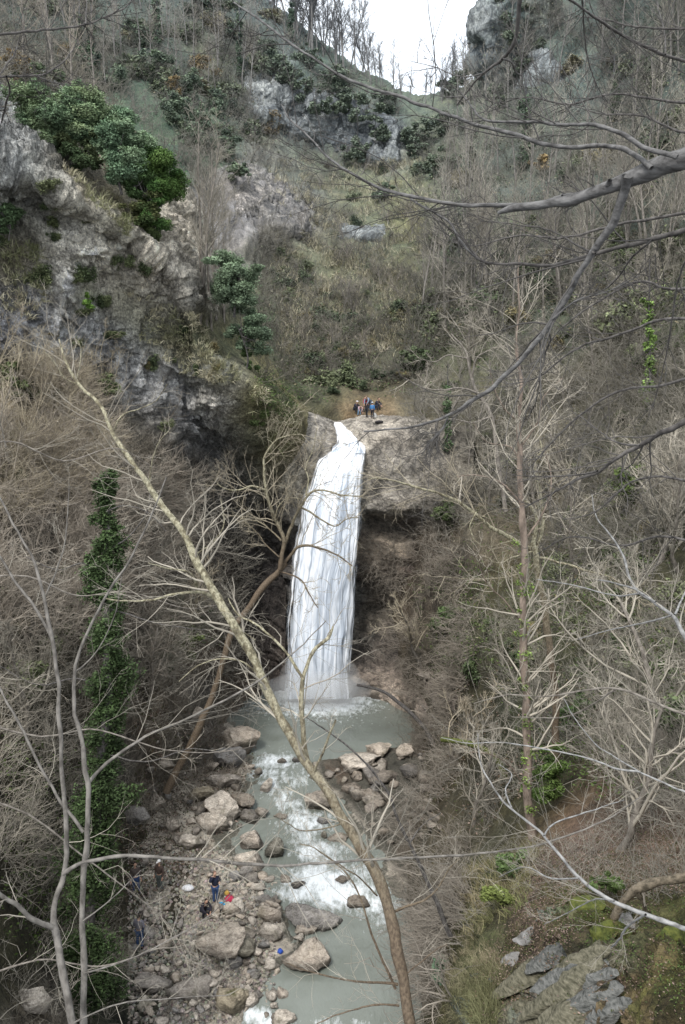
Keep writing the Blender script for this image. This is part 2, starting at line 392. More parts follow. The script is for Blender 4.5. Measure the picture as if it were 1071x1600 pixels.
slope_patches = [(q[0], q[1], tuple(np.array(q[2]) * (np.array([.80, .86, .78]) if (q[1] < 540 and not (len(q) > 3 and q[3] >= .8)) else np.array([.95, .96, .92]) if q[1] > 560 else 1.0)), *q[3:]) for q in slope_patches]
W = lambda x, y, z: ('w', x, y, z)
XH = [-70, -45, -30, -20, -12, -4]
def hid(y, z, x6): return [W(x, y, z) for x in XH] + [W(x6, y, z)]
slope_net = [
 [(-350,-380,230),(-50,-300,240),(150,-150,240),(300,-60,240),(400,20,240),(480,85,240),(570,145,240),(630,185,240),(690,180,235),(745,160,225),(900,20,215),(1150,-180,190),(1450,-350,150)],
 [(-350,-500,150),(-50,-420,165),(150,-250,170),(300,-110,172),(400,-12,172),(480,56,172),(570,114,170),(630,146,168),(690,148,166),(745,120,162),(900,-80,150),(1150,-300,125),(1450,-450,95)],
 [(-350,-150,125),(-50,-120,138),(150,-20,148),(300,50,152),(400,105,150),(480,142,150),(570,172,148),(630,195,146),(690,200,144),(780,180,138),(940,60,128),(1150,-80,106),(1450,-250,80)],
 [(-350,50,105),(-50,60,115),(150,90,128),(300,140,135),(400,190,142),(480,225,145),(570,245,143),(630,255,138),(700,260,132),(800,250,124),(950,190,114),(1150,80,95),(1450,-50,72)],
 [(-350,200,92),(-50,200,98),(150,220,108),(300,270,112),(400,310,116),(480,340,118),(560,350,117),(630,350,113),(710,350,108),(820,330,102),(960,300,93),(1180,230,78),(1450,150,60)],
 [(-350,350,85),(-50,350,88),(150,380,92),(300,420,95),(400,440,96),(480,460,97),(560,470,97),(640,460,95),(720,460,90),(840,440,84),(980,420,75),(1200,380,62),(1450,340,50)],
 [(-350,550,80),(-50,550,80),(150,550,82),(300,560,84),(400,570,84),(480,580,84),(560,590,84),(640,580,82),(730,580,76),(850,570,69),(1000,560,60),(1200,540,49),(1450,520,40)],
 [(-350,700,75),(-50,700,75),(150,690,76),(300,680,77),(400,660,77),(480,645,77),(560,647,77),(640,655,74.5),(730,690,69),(850,700,61),(1000,700,52),(1200,690,42),(1450,690,33)],
 hid(78,10,3) + [(640,820,68.5),(730,830,61),(860,840,53),(1000,840,43),(1200,840,34),(1450,840,27)],
 hid(78,4,3) + [(640,1000,65),(730,1000,54),(860,1000,43),(1000,1000,34),(1200,1000,27),(1450,1000,21)],
 hid(78,-3,3) + [(645,1150,57.5),(730,1150,47),(860,1150,35),(1000,1150,27.5),(1200,1150,21),(1450,1150,17)],
 hid(70,-6,2) + [(622,1300,46),(715,1300,35),(850,1300,26),(1000,1300,21),(1200,1300,16),(1450,1300,12)],
 hid(60,-6,2) + [(648,1450,37.5),(725,1430,25),(850,1430,18),(1000,1430,14.5),(1200,1430,11),(1450,1430,8)],
 hid(50,-8,2) + [(668,1650,31),(735,1640,18),(860,1640,13),(1000,1640,10.3),(1200,1640,8),(1450,1640,6)],
 hid(40,-9,2) + [(690,1950,22),(760,1900,13),(860,1900,9.5),(1000,1900,7.5),(1200,1900,6),(1450,1900,4.5)],
]
def d_slope(V, rk):
    sc_ = np.clip(V[:, 1] / 60, 0.22, 1.6)
    d = 1.3 * fbm(V * 0.10, 4) + 0.5 * fbm(V * 0.5 + 9, 3) + 0.25 * fbm(V * 1.8, 2)
    r = 2.2 * ridged(V * np.array([0.22, 0.22, 0.10]), 4) + 0.9 * ridged(V * np.array([.8, .8, .35]), 3) + 0.3 * fbm(V * 1.5, 3)
    # thin tilted beds on the near rock bank
    near = (V[:, 1] < 2)
    bed = np.abs(((V[:, 2] * 2.0 + V[:, 0] * 0.9 + 0.8 * fbm(V * 0.8, 3)) % 1.0) - 0.5) * 2
    beds = (0.28 * bed + 0.10 * fbm(V * 4, 3)) * 2.2
    dd = d * (1 - rk * 0.6) * sc_ + np.where(near, beds * rk, rk * r * 1.4)
    return dd
slope = sheet('hillside', slope_net, 470, 430, M_slope, slope_patches, 40, d_slope, G0)

cliff_patches = [
 (30,235,(110,112,116),1,26),(90,255,(112,108,98),.6,26),(60,300,(118,118,118),1),(110,340,(168,162,154),1,30),(60,330,(105,98,84),.3),(150,300,(128,114,92),.3,26),(190,330,(112,104,82),.2,28),
 (20,420,(104,92,74),.2),(60,400,(110,98,80),.2),(110,420,(158,152,146),1),(105,460,(178,176,176),1,20),(170,380,(140,134,126),1),(250,400,(138,128,116),1,30),(250,440,(148,140,132),1),
 (200,470,(112,102,78),.2,30),(135,465,(88,108,50),0,12),(230,520,(110,102,74),.2,30),(290,470,(118,112,102),.6,26),(30,500,(108,110,122),1),(100,530,(122,124,132),1),(170,550,(112,114,122),1),
 (220,600,(120,120,126),1),(255,640,(128,128,134),1,30),(310,540,(98,96,60),.1,26),(340,580,(96,98,62),.1,26),(300,600,(100,98,104),1,24),(345,630,(150,146,146),1,24),(300,660,(92,94,102),1,26),(360,690,(80,80,84),1,26),
 (420,620,(128,120,76),0,28),(440,670,(120,110,76),0,28),(400,660,(108,104,66),0,26),(400,720,(104,96,80),.4,28),(360,760,(80,78,80),1,28),
 (20,620,(124,108,86)),(80,640,(128,112,90)),(180,680,(112,100,88)),(40,740,(122,108,90)),(140,780,(112,98,86)),(250,760,(100,92,88)),(320,820,(84,76,74)),
 (60,880,(96,84,76)),(200,880,(88,76,72)),(300,930,(74,62,56)),(380,880,(52,46,44),.6),(420,850,(60,54,50),.8,26),(440,780,(92,84,76),1,26),(400,980,(56,48,44),.6),(430,1040,(66,56,52),.6,28),
 (60,1000,(80,72,60)),(200,1000,(80,68,60)),(330,1040,(104,82,70)),(60,1120,(74,68,54)),(150,1150,(76,66,56)),(260,1120,(108,92,82)),(310,1090,(128,112,102),.4,28),(290,1190,(118,106,98),.4),(350,1140,(120,110,102),.5),
 (60,1260,(62,60,40)),(150,1300,(64,58,40)),(240,1240,(106,92,84)),(60,1400,(78,70,52)),(120,1420,(70,62,46)),(30,1500,(84,78,54)),(80,1560,(140,128,118),.5,28),(150,1560,(70,66,50))]
cliff_net = [
 [(-400,-120,82),(-200,-20,82),(0,70,88),(150,150,92),(280,290,94),(330,400,94),(400,520,90),(440,590,84),(485,640,77)],
 [(-400,60,43),(-200,140,46),(0,215,52),(100,268,54),(205,335,57),(285,425,60),(325,540,60.5),(388,590,61),(478,650,68.5)],
 [(-400,200,41),(-200,260,44),(0,290,50.5),(100,330,52.5),(205,400,55.5),(280,470,58),(318,575,59),(384,632,60),(478,668,67.5)],
 [(-400,330,41),(-200,380,44),(0,410,50.5),(100,430,53),(200,480,56),(275,530,58.5),(315,615,60.2),(376,662,61.8),(474,690,67.5)],
 [(-400,520,40),(-200,540,42.5),(0,560,49.5),(100,590,53),(200,600,56),(280,640,60),(325,680,62.5),(385,710,65),(466,740,68)],
 [(-400,680,35),(-200,680,38),(0,690,45.5),(100,700,49),(200,720,54),(280,740,59),(335,770,64),(385,800,68),(456,800,69)],
 [(-400,850,29),(-200,850,33),(0,850,40),(100,850,44),(200,860,49),(280,880,57),(335,900,63),(385,900,69),(450,890,69)],
 [(-400,1000,24),(-200,1000,28),(0,1000,35),(100,1000,40),(200,1000,46),(280,1000,53),(335,1000,60),(385,1000,67),(447,1000,67)],
 [(-400,1150,20),(-200,1150,23),(0,1150,30.5),(100,1140,36),(200,1120,43),(275,1110,50),(325,1100,56),(370,1088,64),(440,1092,66)],
 [(-400,1350,15),(-200,1350,18),(0,1330,25.5),(90,1310,33),(180,1290,41),(265,1250,48.5),(325,1200,52.5),(352,1160,56.5),(400,1150,60)],
 [(-400,1600,11),(-200,1600,14),(0,1570,21),(100,1550,27.5),(185,1500,33.5),(250,1420,38.5),(290,1300,45),(330,1240,50),(380,1220,54)],
 [(-400,1900,8),(-200,1900,11),(0,1850,16),(100,1850,20),(190,1700,26.5),(240,1600,30),(290,1430,38),(320,1330,43.5),(380,1320,47)],
]
def d_cliff(V, rk):
    d = 1.0 * fbm(V * 0.13, 4) + 0.35 * fbm(V * 0.7 + 9, 3)
    r = 1.7 * ridged(V * np.array([0.16, 0.16, 0.28]) + 3, 5) + 0.55 * ridged(V * np.array([0.7, 0.7, 1.6]), 3) + 0.3 * fbm(V * 2.4, 2)
    r = 0.8 * ridged(V * np.array([0.20, 0.20, 0.13]) + 3, 4) + 0.6 * ridged(V * np.array([0.75, 0.75, 0.45]) + 8, 4) + 0.28 * ridged(V * np.array([2.2, 2.2, 2.6]), 3)
    # broken blocks: cells of rock standing proud of one another
    def cells(sx, sz, tilt, w_):
        wv = V + w_ * np.stack([fbm(V * .35 + k * 13, 3) for k in range(3)], 1)
        z = np.stack([np.floor((wv[:, 0] - .25 * wv[:, 2]) / sx), np.floor((wv[:, 2] + tilt * wv[:, 0]) / sz), np.zeros(len(V))], 1)
        return vn(z * 1.37 + .5)
    return d * (1 - 0.5 * rk) + rk * (r + 0.7 * cells(2.6, 1.7, .4, 1.6) + 0.42 * cells(1.0, .7, .4, 1.0) + .2 * cells(.42, .3, .2, .5))
cliff_patches = [(x, y, tuple((np.array(c) * (1.45 if (r and r[0] >= .8 and y < 720) else 1.08)) * .6 + .4 * np.mean(c) * (1.45 if (r and r[0] >= .8 and y < 720) else 1.08)), *r) for (x, y, c, *r) in cliff_patches]
cliff_patches = [(x, y, tuple(np.array(c) * (1.45 if sum(c) < 235 and y > 760 and x > 260 else 1.0)), *r) for (x, y, c, *r) in cliff_patches]
cliff_patches = [(x, y, tuple(np.array(c) * (np.array([1.0, .97, .945]) if (r and r[0] >= .5) else np.array([1.0, .98, .93]))), *r) for (x, y, c, *r) in cliff_patches]
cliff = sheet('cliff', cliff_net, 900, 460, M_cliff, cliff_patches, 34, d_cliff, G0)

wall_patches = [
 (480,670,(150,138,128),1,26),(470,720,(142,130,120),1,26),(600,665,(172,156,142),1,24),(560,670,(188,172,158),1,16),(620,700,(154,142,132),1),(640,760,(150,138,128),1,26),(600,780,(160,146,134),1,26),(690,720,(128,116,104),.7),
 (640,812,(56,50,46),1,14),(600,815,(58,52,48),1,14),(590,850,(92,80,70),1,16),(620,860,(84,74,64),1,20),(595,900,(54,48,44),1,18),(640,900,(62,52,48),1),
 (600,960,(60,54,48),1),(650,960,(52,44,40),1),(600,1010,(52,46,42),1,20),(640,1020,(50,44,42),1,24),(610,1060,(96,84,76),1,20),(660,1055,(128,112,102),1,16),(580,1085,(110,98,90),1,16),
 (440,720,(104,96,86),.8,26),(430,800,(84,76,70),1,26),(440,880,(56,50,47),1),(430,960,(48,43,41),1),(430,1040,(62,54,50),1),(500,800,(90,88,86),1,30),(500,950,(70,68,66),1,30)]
wall_net = [
 [(420,640,80),(470,643,80),(500,648,80),(530,650,80),(570,650,80),(620,651,79),(680,655,77),(740,660,74)],
 [(430,665,70),(470,655,70),(500,660,70.5),(526,668,72),(570,664,69),(620,668,68),(680,675,67),(740,690,66)],
 [(420,720,69),(460,715,67),(495,712,66.3),(530,702,67.2),(572,700,66.3),(620,700,65.5),(680,710,65),(740,730,64)],
 [(415,790,69),(450,775,67),(475,775,66.4),(520,780,66.8),(568,780,65.8),(620,780,64.4),(670,780,63.6),(735,790,62.5)],
 [(412,850,71),(445,830,69),(470,830,67.4),(520,830,67.4),(566,803,66.3),(620,803,65),(670,808,64.5),(735,830,62.5)],
 [(410,900,71),(440,880,70),(465,880,68),(520,880,67.6),(562,816,69),(620,818,68.6),(670,830,67),(735,860,62)],
 [(410,960,69),(440,950,69),(460,960,68),(510,960,67.6),(556,880,67.6),(615,870,66.4),(675,890,65),(735,920,59.5)],
 [(400,1020,68),(430,1020,68),(460,1020,67.3),(505,1020,67),(555,940,69),(620,930,69),(680,950,65),(735,980,57)],
 [(395,1060,67),(430,1065,67),(455,1065,66.5),(500,1065,66),(550,1010,67.2),(620,1010,67),(675,1020,62),(725,1030,54)],
 [(380,1120,65.5),(430,1110,65.5),(455,1110,65.5),(500,1120,65),(560,1085,65),(612,1092,63.5),(655,1100,59.5),(715,1110,50)],
 [W(-9,65,-4),W(-6,65,-4),W(-4,65,-4),W(-2,65,-4),W(1,65,-4),W(4,63,-4),W(7,59,-4),W(10,50,-4)],
]
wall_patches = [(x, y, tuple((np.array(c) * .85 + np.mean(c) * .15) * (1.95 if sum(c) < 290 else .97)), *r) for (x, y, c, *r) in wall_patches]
def d_wall(V, rk):
    hb = V[:, 2] / .9 + .5 * fbm(V * .4, 3); f = hb - np.floor(hb); z = np.zeros((len(V), 3)); z[:, 0] = np.floor(hb) * 1.7 + .3; z[:, 1] = V[:, 0] * .25
    low = np.clip((16 - V[:, 2]) / 2, 0, 1)
    return low * .8 * vn(z) * (1 - f ** 4 * .6) + 0.5 * fbm(V * 0.3, 4) + 0.2 * ridged(V * np.array([0.7, 0.7, 0.9]), 4) + 0.12 * fbm(V * 3, 3)
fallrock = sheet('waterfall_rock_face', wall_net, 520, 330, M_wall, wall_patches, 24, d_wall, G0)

# valley floor with the river channel
def level(Y):
    return np.interp(Y, [5, 25, 31, 34, 36, 39, 41, 45, 50, 53.5, 56, 90], [-8, -4.6, -3.0, -2.1, -1.95, -1.9, -1.45, -1.05, -0.75, -0.35, 0, 0])
def px2floor(px, py):
    d = ray(px, py); Y = 50.0
    for _ in range(30):
        z = level(Y); t = (z - 25) / d[2]; Y = 0.5 * Y + 0.5 * t * d[1]
    t = (level(Y) - 25) / d[2]
    return CAM + d * t
Lpts = np.array([px2floor(*q) for q in [(395,1700),(385,1600),(400,1545),(400,1520),(455,1490),(450,1460),(445,1440),(420,1400),(380,1365),(345,1310),(375,1290),(385,1250),(398,1210),(385,1170),(360,1130),(335,1095)]])
Rpts = np.array([px2floor(*q) for q in [(700,1700),(675,1600),(668,1500),(650,1420),(605,1360),(565,1300),(535,1255),(488,1215),(488,1192),(640,1165),(650,1130),(620,1098)]])
def xl(Y): return np.interp(Y, Lpts[:, 1], Lpts[:, 0])
def xr(Y): return np.interp(Y, Rpts[:, 1], Rpts[:, 0])
Lpts = Lpts[np.argsort(Lpts[:, 1])]; Rpts = Rpts[np.argsort(Rpts[:, 1])]
nx, ny = 360, 520
X, Yg = np.meshgrid(np.linspace(-34, 16, nx), np.linspace(16, 72, ny))
V = np.stack([X, Yg, np.zeros_like(X)], -1).reshape(-1, 3)
el = xl(V[:, 1]) - V[:, 0]; er = V[:, 0] - xr(V[:, 1])
e = np.maximum(el, er) + 0.9 * fbm(V * 0.8, 3)
V[:, 2] = level(V[:, 1]) + np.clip(e * 0.16, -0.6, 0.35) + np.clip((e - 2) * 0.06, 0, 0.6) + 0.16 * fbm(V * 0.6, 4) + 0.09 * ridged(V * 2.3, 3) * (e > -0.5) 
fc = np.where((e > 0.25)[:, None], srgb((182, 174, 160)), srgb((104, 102, 92)))
rb = np.clip((V[:, 0] - xr(V[:, 1])) * 1.5, 0, 1)[:, None]
fc = fc * (1 - rb) + srgb((86, 84, 76)) * rb
fc = fc * (1 + 0.5 * fbm(V * 0.9 + 4, 4))[:, None] * G0
lit = np.clip(fbm(V * 0.35 + 40, 3) * 2.2, 0, 1)[:, None] * (e > 1.2)[:, None] * (V[:, 1:2] > 38)
fc = fc * (1 - lit) + srgb((110, 98, 86)) * lit
F = grid_faces(ny, nx)
floor = link('ground', mesh_np('ground', V, F, np.clip(fc, 0.01, 0.8)), M_floor); tag(floor, kind='structure')
BV['ground'] = BVHTree.FromPolygons([tuple(v) for v in V.tolist()], F.tolist())

# wide base sheet under everything, out to the horizon
gx = np.array([[-1500, -200, -60], [1500, -200, -60], [1500, 2500, -60], [-1500, 2500, -60]], float)
bs = link('terrain_base', mesh_np('terrain_base', gx, [[0, 1, 2, 3]], np.full((4, 3), 0.08)), M_slope); tag(bs, kind='structure')

# river water
def water_mat():
    m, nt, b = newmat('river_water')
    at = N(nt, 'ShaderNodeAttribute', attribute_name='Col')
    v = wpos(nt)
    mp = N(nt, 'ShaderNodeMapping'); mp.inputs['Scale'].default_value = (1.5, 0.7, 1); nt.links.new(v, mp.inputs[0])
    f = noise(nt, mp.outputs[0], 1.9, 8, 0.78); g = noise(nt, mp.outputs[0], 3.0, 3, 0.5); h = noise(nt, v, 0.25, 2)
    ad = N(nt, 'ShaderNodeMath', operation='MULTIPLY_ADD'); nt.links.new(f, ad.inputs[0]); ad.inputs[1].default_value = 4.2; ad.inputs[2].default_value = -2.75
    ad2 = N(nt, 'ShaderNodeMath', operation='MULTIPLY_ADD'); nt.links.new(at.outputs['Fac'], ad2.inputs[0]); ad2.inputs[1].default_value = 1.85; nt.links.new(ad.outputs[0], ad2.inputs[2])
    cl = N(nt, 'ShaderNodeClamp'); nt.links.new(ad2.outputs[0], cl.inputs[0])
    base = ramp(nt, h, [(0.3, (0.15, 0.165, 0.14)), (0.7, (0.21, 0.23, 0.205))])
    mm = nt.nodes.new('ShaderNodeMix'); mm.data_type = 'RGBA'; nt.links.new(cl.outputs[0], mm.inputs['Factor'])
    nt.links.new(base, mm.inputs['A']); mm.inputs['B'].default_value = (0.72, 0.76, 0.78, 1)
    nt.links.new(mm.outputs['Result'], b.inputs['Base Color'])
    rr = N(nt, 'ShaderNodeMapRange'); rr.inputs['To Min'].default_value = 0.22; rr.inputs['To Max'].default_value = 0.8; nt.links.new(cl.outputs[0], rr.inputs['Value']); nt.links.new(rr.outputs[0], b.inputs['Roughness'])
    b.inputs['Specular IOR Level'].default_value = 0.5
    bp = N(nt, 'ShaderNodeBump', Strength=0.35, Distance=0.12); nt.links.new(g, bp.inputs['Height'])
    bp2 = N(nt, 'ShaderNodeBump', Strength=0.5, Distance=0.08); nt.links.new(f, bp2.inputs['Height']); nt.links.new(bp.outputs[0], bp2.inputs['Normal'])
    nt.links.new(bp2.outputs[0], b.inputs['Normal'])
    return m
nx, ny = 220, 460
X, Yg = np.meshgrid(np.linspace(-15, 10, nx), np.linspace(20, 67, ny))
V = np.stack([X, Yg, level(Yg)], -1).reshape(-1, 3)
px, py, _ = proj(V)
foam = np.zeros(len(V))
for (x, y, sx, sy, s) in [(505,1095,60,18,1.1),(500,1078,60,16,1.2),(480,1110,70,10,.6),(410,1102,60,10,.42),(520,1125,70,10,.3),(430,1190,30,12,.75),(420,1208,35,10,.6),(460,1220,35,14,.5),(430,1240,18,14,.4),(450,1270,20,10,.4),(480,1285,34,16,.75),(455,1255,24,12,.6),(500,1330,40,12,.7),(480,1315,30,10,.6),
        (425,1225,16,16,.7),(445,1250,16,16,.7),(465,1275,18,16,.7),(480,1300,20,16,.7),(490,1330,26,14,.8),(430,1300,18,8,.35),(470,1305,30,10,.45),(520,1345,40,10,.5),(500,1375,45,22,.95),(530,1395,50,22,.95),(470,1395,30,14,.85),(580,1410,40,22,.7),(570,1365,40,14,.6),(600,1440,22,22,.4),(400,1588,22,14,.8),(425,1600,26,10,.9),(510,1600,30,10,.5),(560,1600,26,8,.4),(560,1470,50,14,.12)]:
    foam = np.maximum(foam, s * np.exp(-((px - x) ** 2 / (2 * sx * sx) + (py - y) ** 2 / (2 * sy * sy))))
V[:, 2] += 0.03 * fbm(V * 1.2, 3) + foam * (0.16 * fbm(V * 1.4 + 9, 3) + 0.06 * fbm(V * 4, 2))
water = link('river', mesh_np('river', V, grid_faces(ny, nx), np.repeat(foam[:, None], 3, 1), smooth=True), water_mat()); tag(water, kind='structure')

# waterfall
def fall_mat():
    m, nt, b = newmat('falling_water')
    at = N(nt, 'ShaderNodeAttribute', attribute_name='Col'); sp = N(nt, 'ShaderNodeSeparateXYZ'); nt.links.new(at.outputs['Vector'], sp.inputs[0])
    def streak(su, sv, det, off=0, dist=0.0):
        mp = N(nt, 'ShaderNodeMapping'); mp.inputs['Scale'].default_value = (su, sv, 0); mp.inputs['Location'].default_value = (off, 0, 0)
        nt.links.new(at.outputs['Vector'], mp.inputs[0])
        n = N(nt, 'ShaderNodeTexNoise', Scale=1.0, Detail=det, Roughness=0.62, Distortion=dist); nt.links.new(mp.outputs[0], n.inputs['Vector']); return n.outputs['Fac']
    a = streak(10, 1.1, 3, 3, 0.3); f = streak(38, 5.0, 6, 0, 0.9)
    mad = lambda x, k, c: (lambda n: (nt.links.new(x, n.inputs[0]), setattr(n.inputs[1], 'default_value', k), (nt.links.new(c, n.inputs[2]) if hasattr(c, 'links') else setattr(n.inputs[2], 'default_value', c)), n.outputs[0])[-1])(N(nt, 'ShaderNodeMath', operation='MULTIPLY_ADD'))
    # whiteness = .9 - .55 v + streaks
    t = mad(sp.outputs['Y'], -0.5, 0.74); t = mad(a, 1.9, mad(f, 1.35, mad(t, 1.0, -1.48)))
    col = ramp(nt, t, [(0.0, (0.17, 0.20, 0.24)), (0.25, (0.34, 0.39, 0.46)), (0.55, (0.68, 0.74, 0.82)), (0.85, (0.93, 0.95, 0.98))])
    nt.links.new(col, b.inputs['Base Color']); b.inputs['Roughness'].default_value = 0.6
    # torn side edges and thin places let the rock show
    al = mad(sp.outputs['Z'], 3.6, mad(f, 4.2, mad(a, 1.8, -2.95))); cl = N(nt, 'ShaderNodeClamp'); nt.links.new(al, cl.inputs[0])
    nt.links.new(cl.outputs[0], b.inputs['Alpha'])
    bp = N(nt, 'ShaderNodeBump', Strength=0.25, Distance=0.2); nt.links.new(f, bp.inputs['Height']); nt.links.new(bp.outputs[0], b.inputs['Normal'])
    return m
M_fall = fall_mat()
def fall_sheet(name, rows, n, m, puff, voff=0.0):
    rows = np.array(rows, float); t = np.linspace(0, 1, n)
    ts = np.linspace(0, 1, len(rows))
    py = np.interp(t, ts, rows[:, 0]); L = np.interp(t, ts, rows[:, 1]); R = np.interp(t, ts, rows[:, 2]); Yd = np.interp(t, ts, rows[:, 3])
    u = np.linspace(0, 1, m)
    PX = L[:, None] * (1 - u) + R[:, None] * u
    Yv = Yd[:, None] - puff * np.sin(np.pi * u)[None, :] ** 0.6
    V = P(PX, np.repeat(py[:, None], m, 1), Yv).reshape(-1, 3)
    UV = np.stack([np.repeat(u[None], n, 0), np.repeat(t[:, None], m, 1), np.repeat(np.minimum(np.minimum(u, 1 - u) * 2.2, 1)[None], n, 0)], -1).reshape(-1, 3)
    UV[:, 1] += voff
    q = np.stack([V[:, 0] * 1.8, V[:, 1] * 0.2, V[:, 2] * 0.3], -1)
    V[:, 1] -= 0.25 * fbm(q, 3) + 0.06 * fbm(q * 4, 2)
    V[:, 0] += 0.28 * fbm(q * 1.6 + 7, 3)
    return mesh_np(name, V, grid_faces(n, m), UV, smooth=True)
rows = [(696,534,571,66.4),(702,520,572,66.0),(709,507,572,65.7),(718,499,572,65.5),(740,489,570,65.0),(790,471,567,64.6),(850,461,563,64.4),(910,454,557,64.3),(970,448,552,64.3),(1030,446,549,64.2),(1065,446,547,64.2),(1092,442,550,63.8)]
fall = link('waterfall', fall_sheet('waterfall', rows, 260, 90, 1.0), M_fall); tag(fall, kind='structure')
ch = link('waterfall_chute', fall_sheet('waterfall_chute', [(660,521,534,71.2),(668,523,542,69.0),(680,526,553,67.2),(692,526,566,66.1),(708,514,572,65.3)], 50, 30, 0.5), M_fall); tag(ch, kind='structure')

mm_ = bpy.data.materials.new('spray'); mm_.use_nodes = True; mm_.node_tree.nodes.clear()
vs_ = mm_.node_tree.nodes.new('ShaderNodeVolumeScatter'); vs_.inputs['Density'].default_value = 0.17; vs_.inputs['Color'].default_value = (1, 1, 1, 1)
mo_ = mm_.node_tree.nodes.new('ShaderNodeOutputMaterial'); mm_.node_tree.links.new(vs_.outputs[0], mo_.inputs['Volume'])
for (x, y, Y, a, b, c) in [(495, 1078, 62.3, 4.6, 1.8, 1.5), (500, 1062, 62.8, 3.4, 1.3, 2.6), (503, 1075, 61.6, 2.6, 1.2, 1.1)]:
    t_ = np.linspace(0, math.pi, 14); u_ = np.linspace(0, 2 * math.pi, 25)
    Vm = np.stack([np.outer(np.sin(t_), np.cos(u_)) * a, np.outer(np.sin(t_), np.sin(u_)) * b, np.outer(np.cos(t_), np.ones(25)) * c], -1).reshape(-1, 3) + P(x, y, Y)
    tag(link('spray_mist', mesh_np('spray_mist', Vm, grid_faces(14, 25), smooth=True), mm_), kind='structure')

# ------------------------------------------------------------------ ground queries
def hit(px, py, only=None):
    o = Vector(CAM); d = Vector(ray(px, py)); best = None
    for k, b in BV.items():
        if only and k not in only: continue
        r = b.ray_cast(o, d, 500)
        if r[0] is not None and (best is None or r[3] < best[2]): best = (np.array(r[0]), np.array(r[1]), r[3], k)
    return best

def inpoly(x, y, poly):
    c = False; j = len(poly) - 1
    for i in range(len(poly)):
        xi, yi = poly[i]; xj, yj = poly[j]
        if (yi > y) != (yj > y) and x < (xj - xi) * (y - yi) / (yj - yi) + xi: c = not c
        j = i
    return c

def scatter(poly, n, only=None, noisy=0.0):
    xs = [p[0] for p in poly]; ys = [p[1] for p in poly]; pts = []; tries = 0
    while len(pts) < n and tries < n * 12:
        tries += 1
        x = rng.uniform(min(xs), max(xs)); y = rng.uniform(min(ys), max(ys))
        if not inpoly(x, y, poly): continue
        if y < 400 and rng.random() > .06 and any(inpoly(x, y, q) for q in NOVEG): continue
        h = hit(x, y, only)
        if h is None: continue
        if noisy and fbm(h[0][None] * 0.25 + 11, 2)[0] < rng.uniform(-noisy, noisy * 0.4): continue
        pts.append((h[0], h[1], x, y))
    return pts

def rock_band(name, xs, rows, proud, patches, amp, nn=(150, 240), label=None):
    net = []
    for j, ys in enumerate(rows):
        row = []
        for i, (x, y) in enumerate(zip(xs, ys)):
            h = hit(x, y, ['hillside']); Y = h[0][1] if h else 120
            e = j in (0, len(rows) - 1) or i in (0, len(xs) - 1)
            row.append((x, y, Y + (1.5 if e else -proud)))
        net.append(row)
    def dd(V, rk):
        wv = V + 1.5 * np.stack([fbm(V * .3 + k * 13, 3) for k in range(3)], 1)
        c1 = vn(np.stack([np.floor(wv[:, 0] / 2.2), np.floor(wv[:, 2] / 3.5), np.zeros(len(V))], 1) * 1.37 + .5)
        c2 = vn(np.stack([np.floor(wv[:, 0] / .9), np.floor(wv[:, 2] / 1.3), np.zeros(len(V))], 1) * 1.73 + .5)
        return amp * (1.1 * ridged(V * np.array([.3, .3, .12]), 4) + .8 * c1 + .45 * c2 + .3 * ridged(V * 1.2, 3))
    return sheet(name, net, nn[0], nn[1], M_band, patches, 20, dd, 1.1)
M_band = ground_mat('far_rock', 0.45, 2.2, 0.5, 1.5, 1.0, (1, 1, .45), 0.5, crack=.3)
DK, LT, MD = (90, 91, 93), (160, 158, 156), (120, 119, 118)
rock_band('far_cliff_band', [385, 410, 440, 470, 500, 530, 560, 590, 615, 640], [[122,126,132,142,150,156,168,180,196,210],[130,136,144,154,162,170,182,194,208,218],[150,158,170,178,186,196,206,216,226,232],[168,180,192,204,212,222,232,244,250,246],[180,196,208,220,228,238,248,258,262,254]], 2.2,
    [(400,145,LT,1),(430,165,MD,1),(415,175,LT,1),(460,180,DK,1),(490,190,LT,1),(510,200,DK,1),(545,200,MD,1),(575,210,DK,1),(600,232,LT,1),(560,225,DK,1),(620,225,MD,1),(480,205,MD,1),(595,205,DK,1)], 1.0)
rock_band('far_rock_face', [350, 375, 400, 430, 460, 490], [[262,258,262,280,300,318],[280,276,284,300,316,330],[310,304,308,326,340,350],[336,330,334,350,362,366],[352,350,352,364,374,376]], 1.2,
    [(380,290,(156,146,138),1),(370,330,(150,138,132),1),(410,310,(146,136,132),1),(440,330,(118,112,110),1),(465,345,(124,116,112),1),(400,345,(140,132,126),1)], .6)
rock_band('far_rock_outcrop', [530, 548, 566, 584, 600], [[352,350,352,354,358],[360,357,358,360,364],[370,368,370,372,374],[378,378,380,380,380]], .8, [(545,364,(136,136,136),1),(575,366,(130,130,130),1)], .5, (60, 90))
rock_band('far_rock_outcrop', [808, 826, 846, 866, 884], [[88,80,76,84,96],[100,92,88,98,108],[120,112,110,120,130],[150,146,140,140,146]], .8, [(830,110,(150,150,150),1),(860,115,(124,124,124),1)], .5, (60, 90))
NOVEG = [[(385,124),(470,145),(560,172),(632,205),(625,250),(560,244),(480,226),(400,190)], [(356,265),(400,266),(485,322),(484,366),(440,360),(356,346)], [(535,354),(595,358),(594,376),(538,376)]]

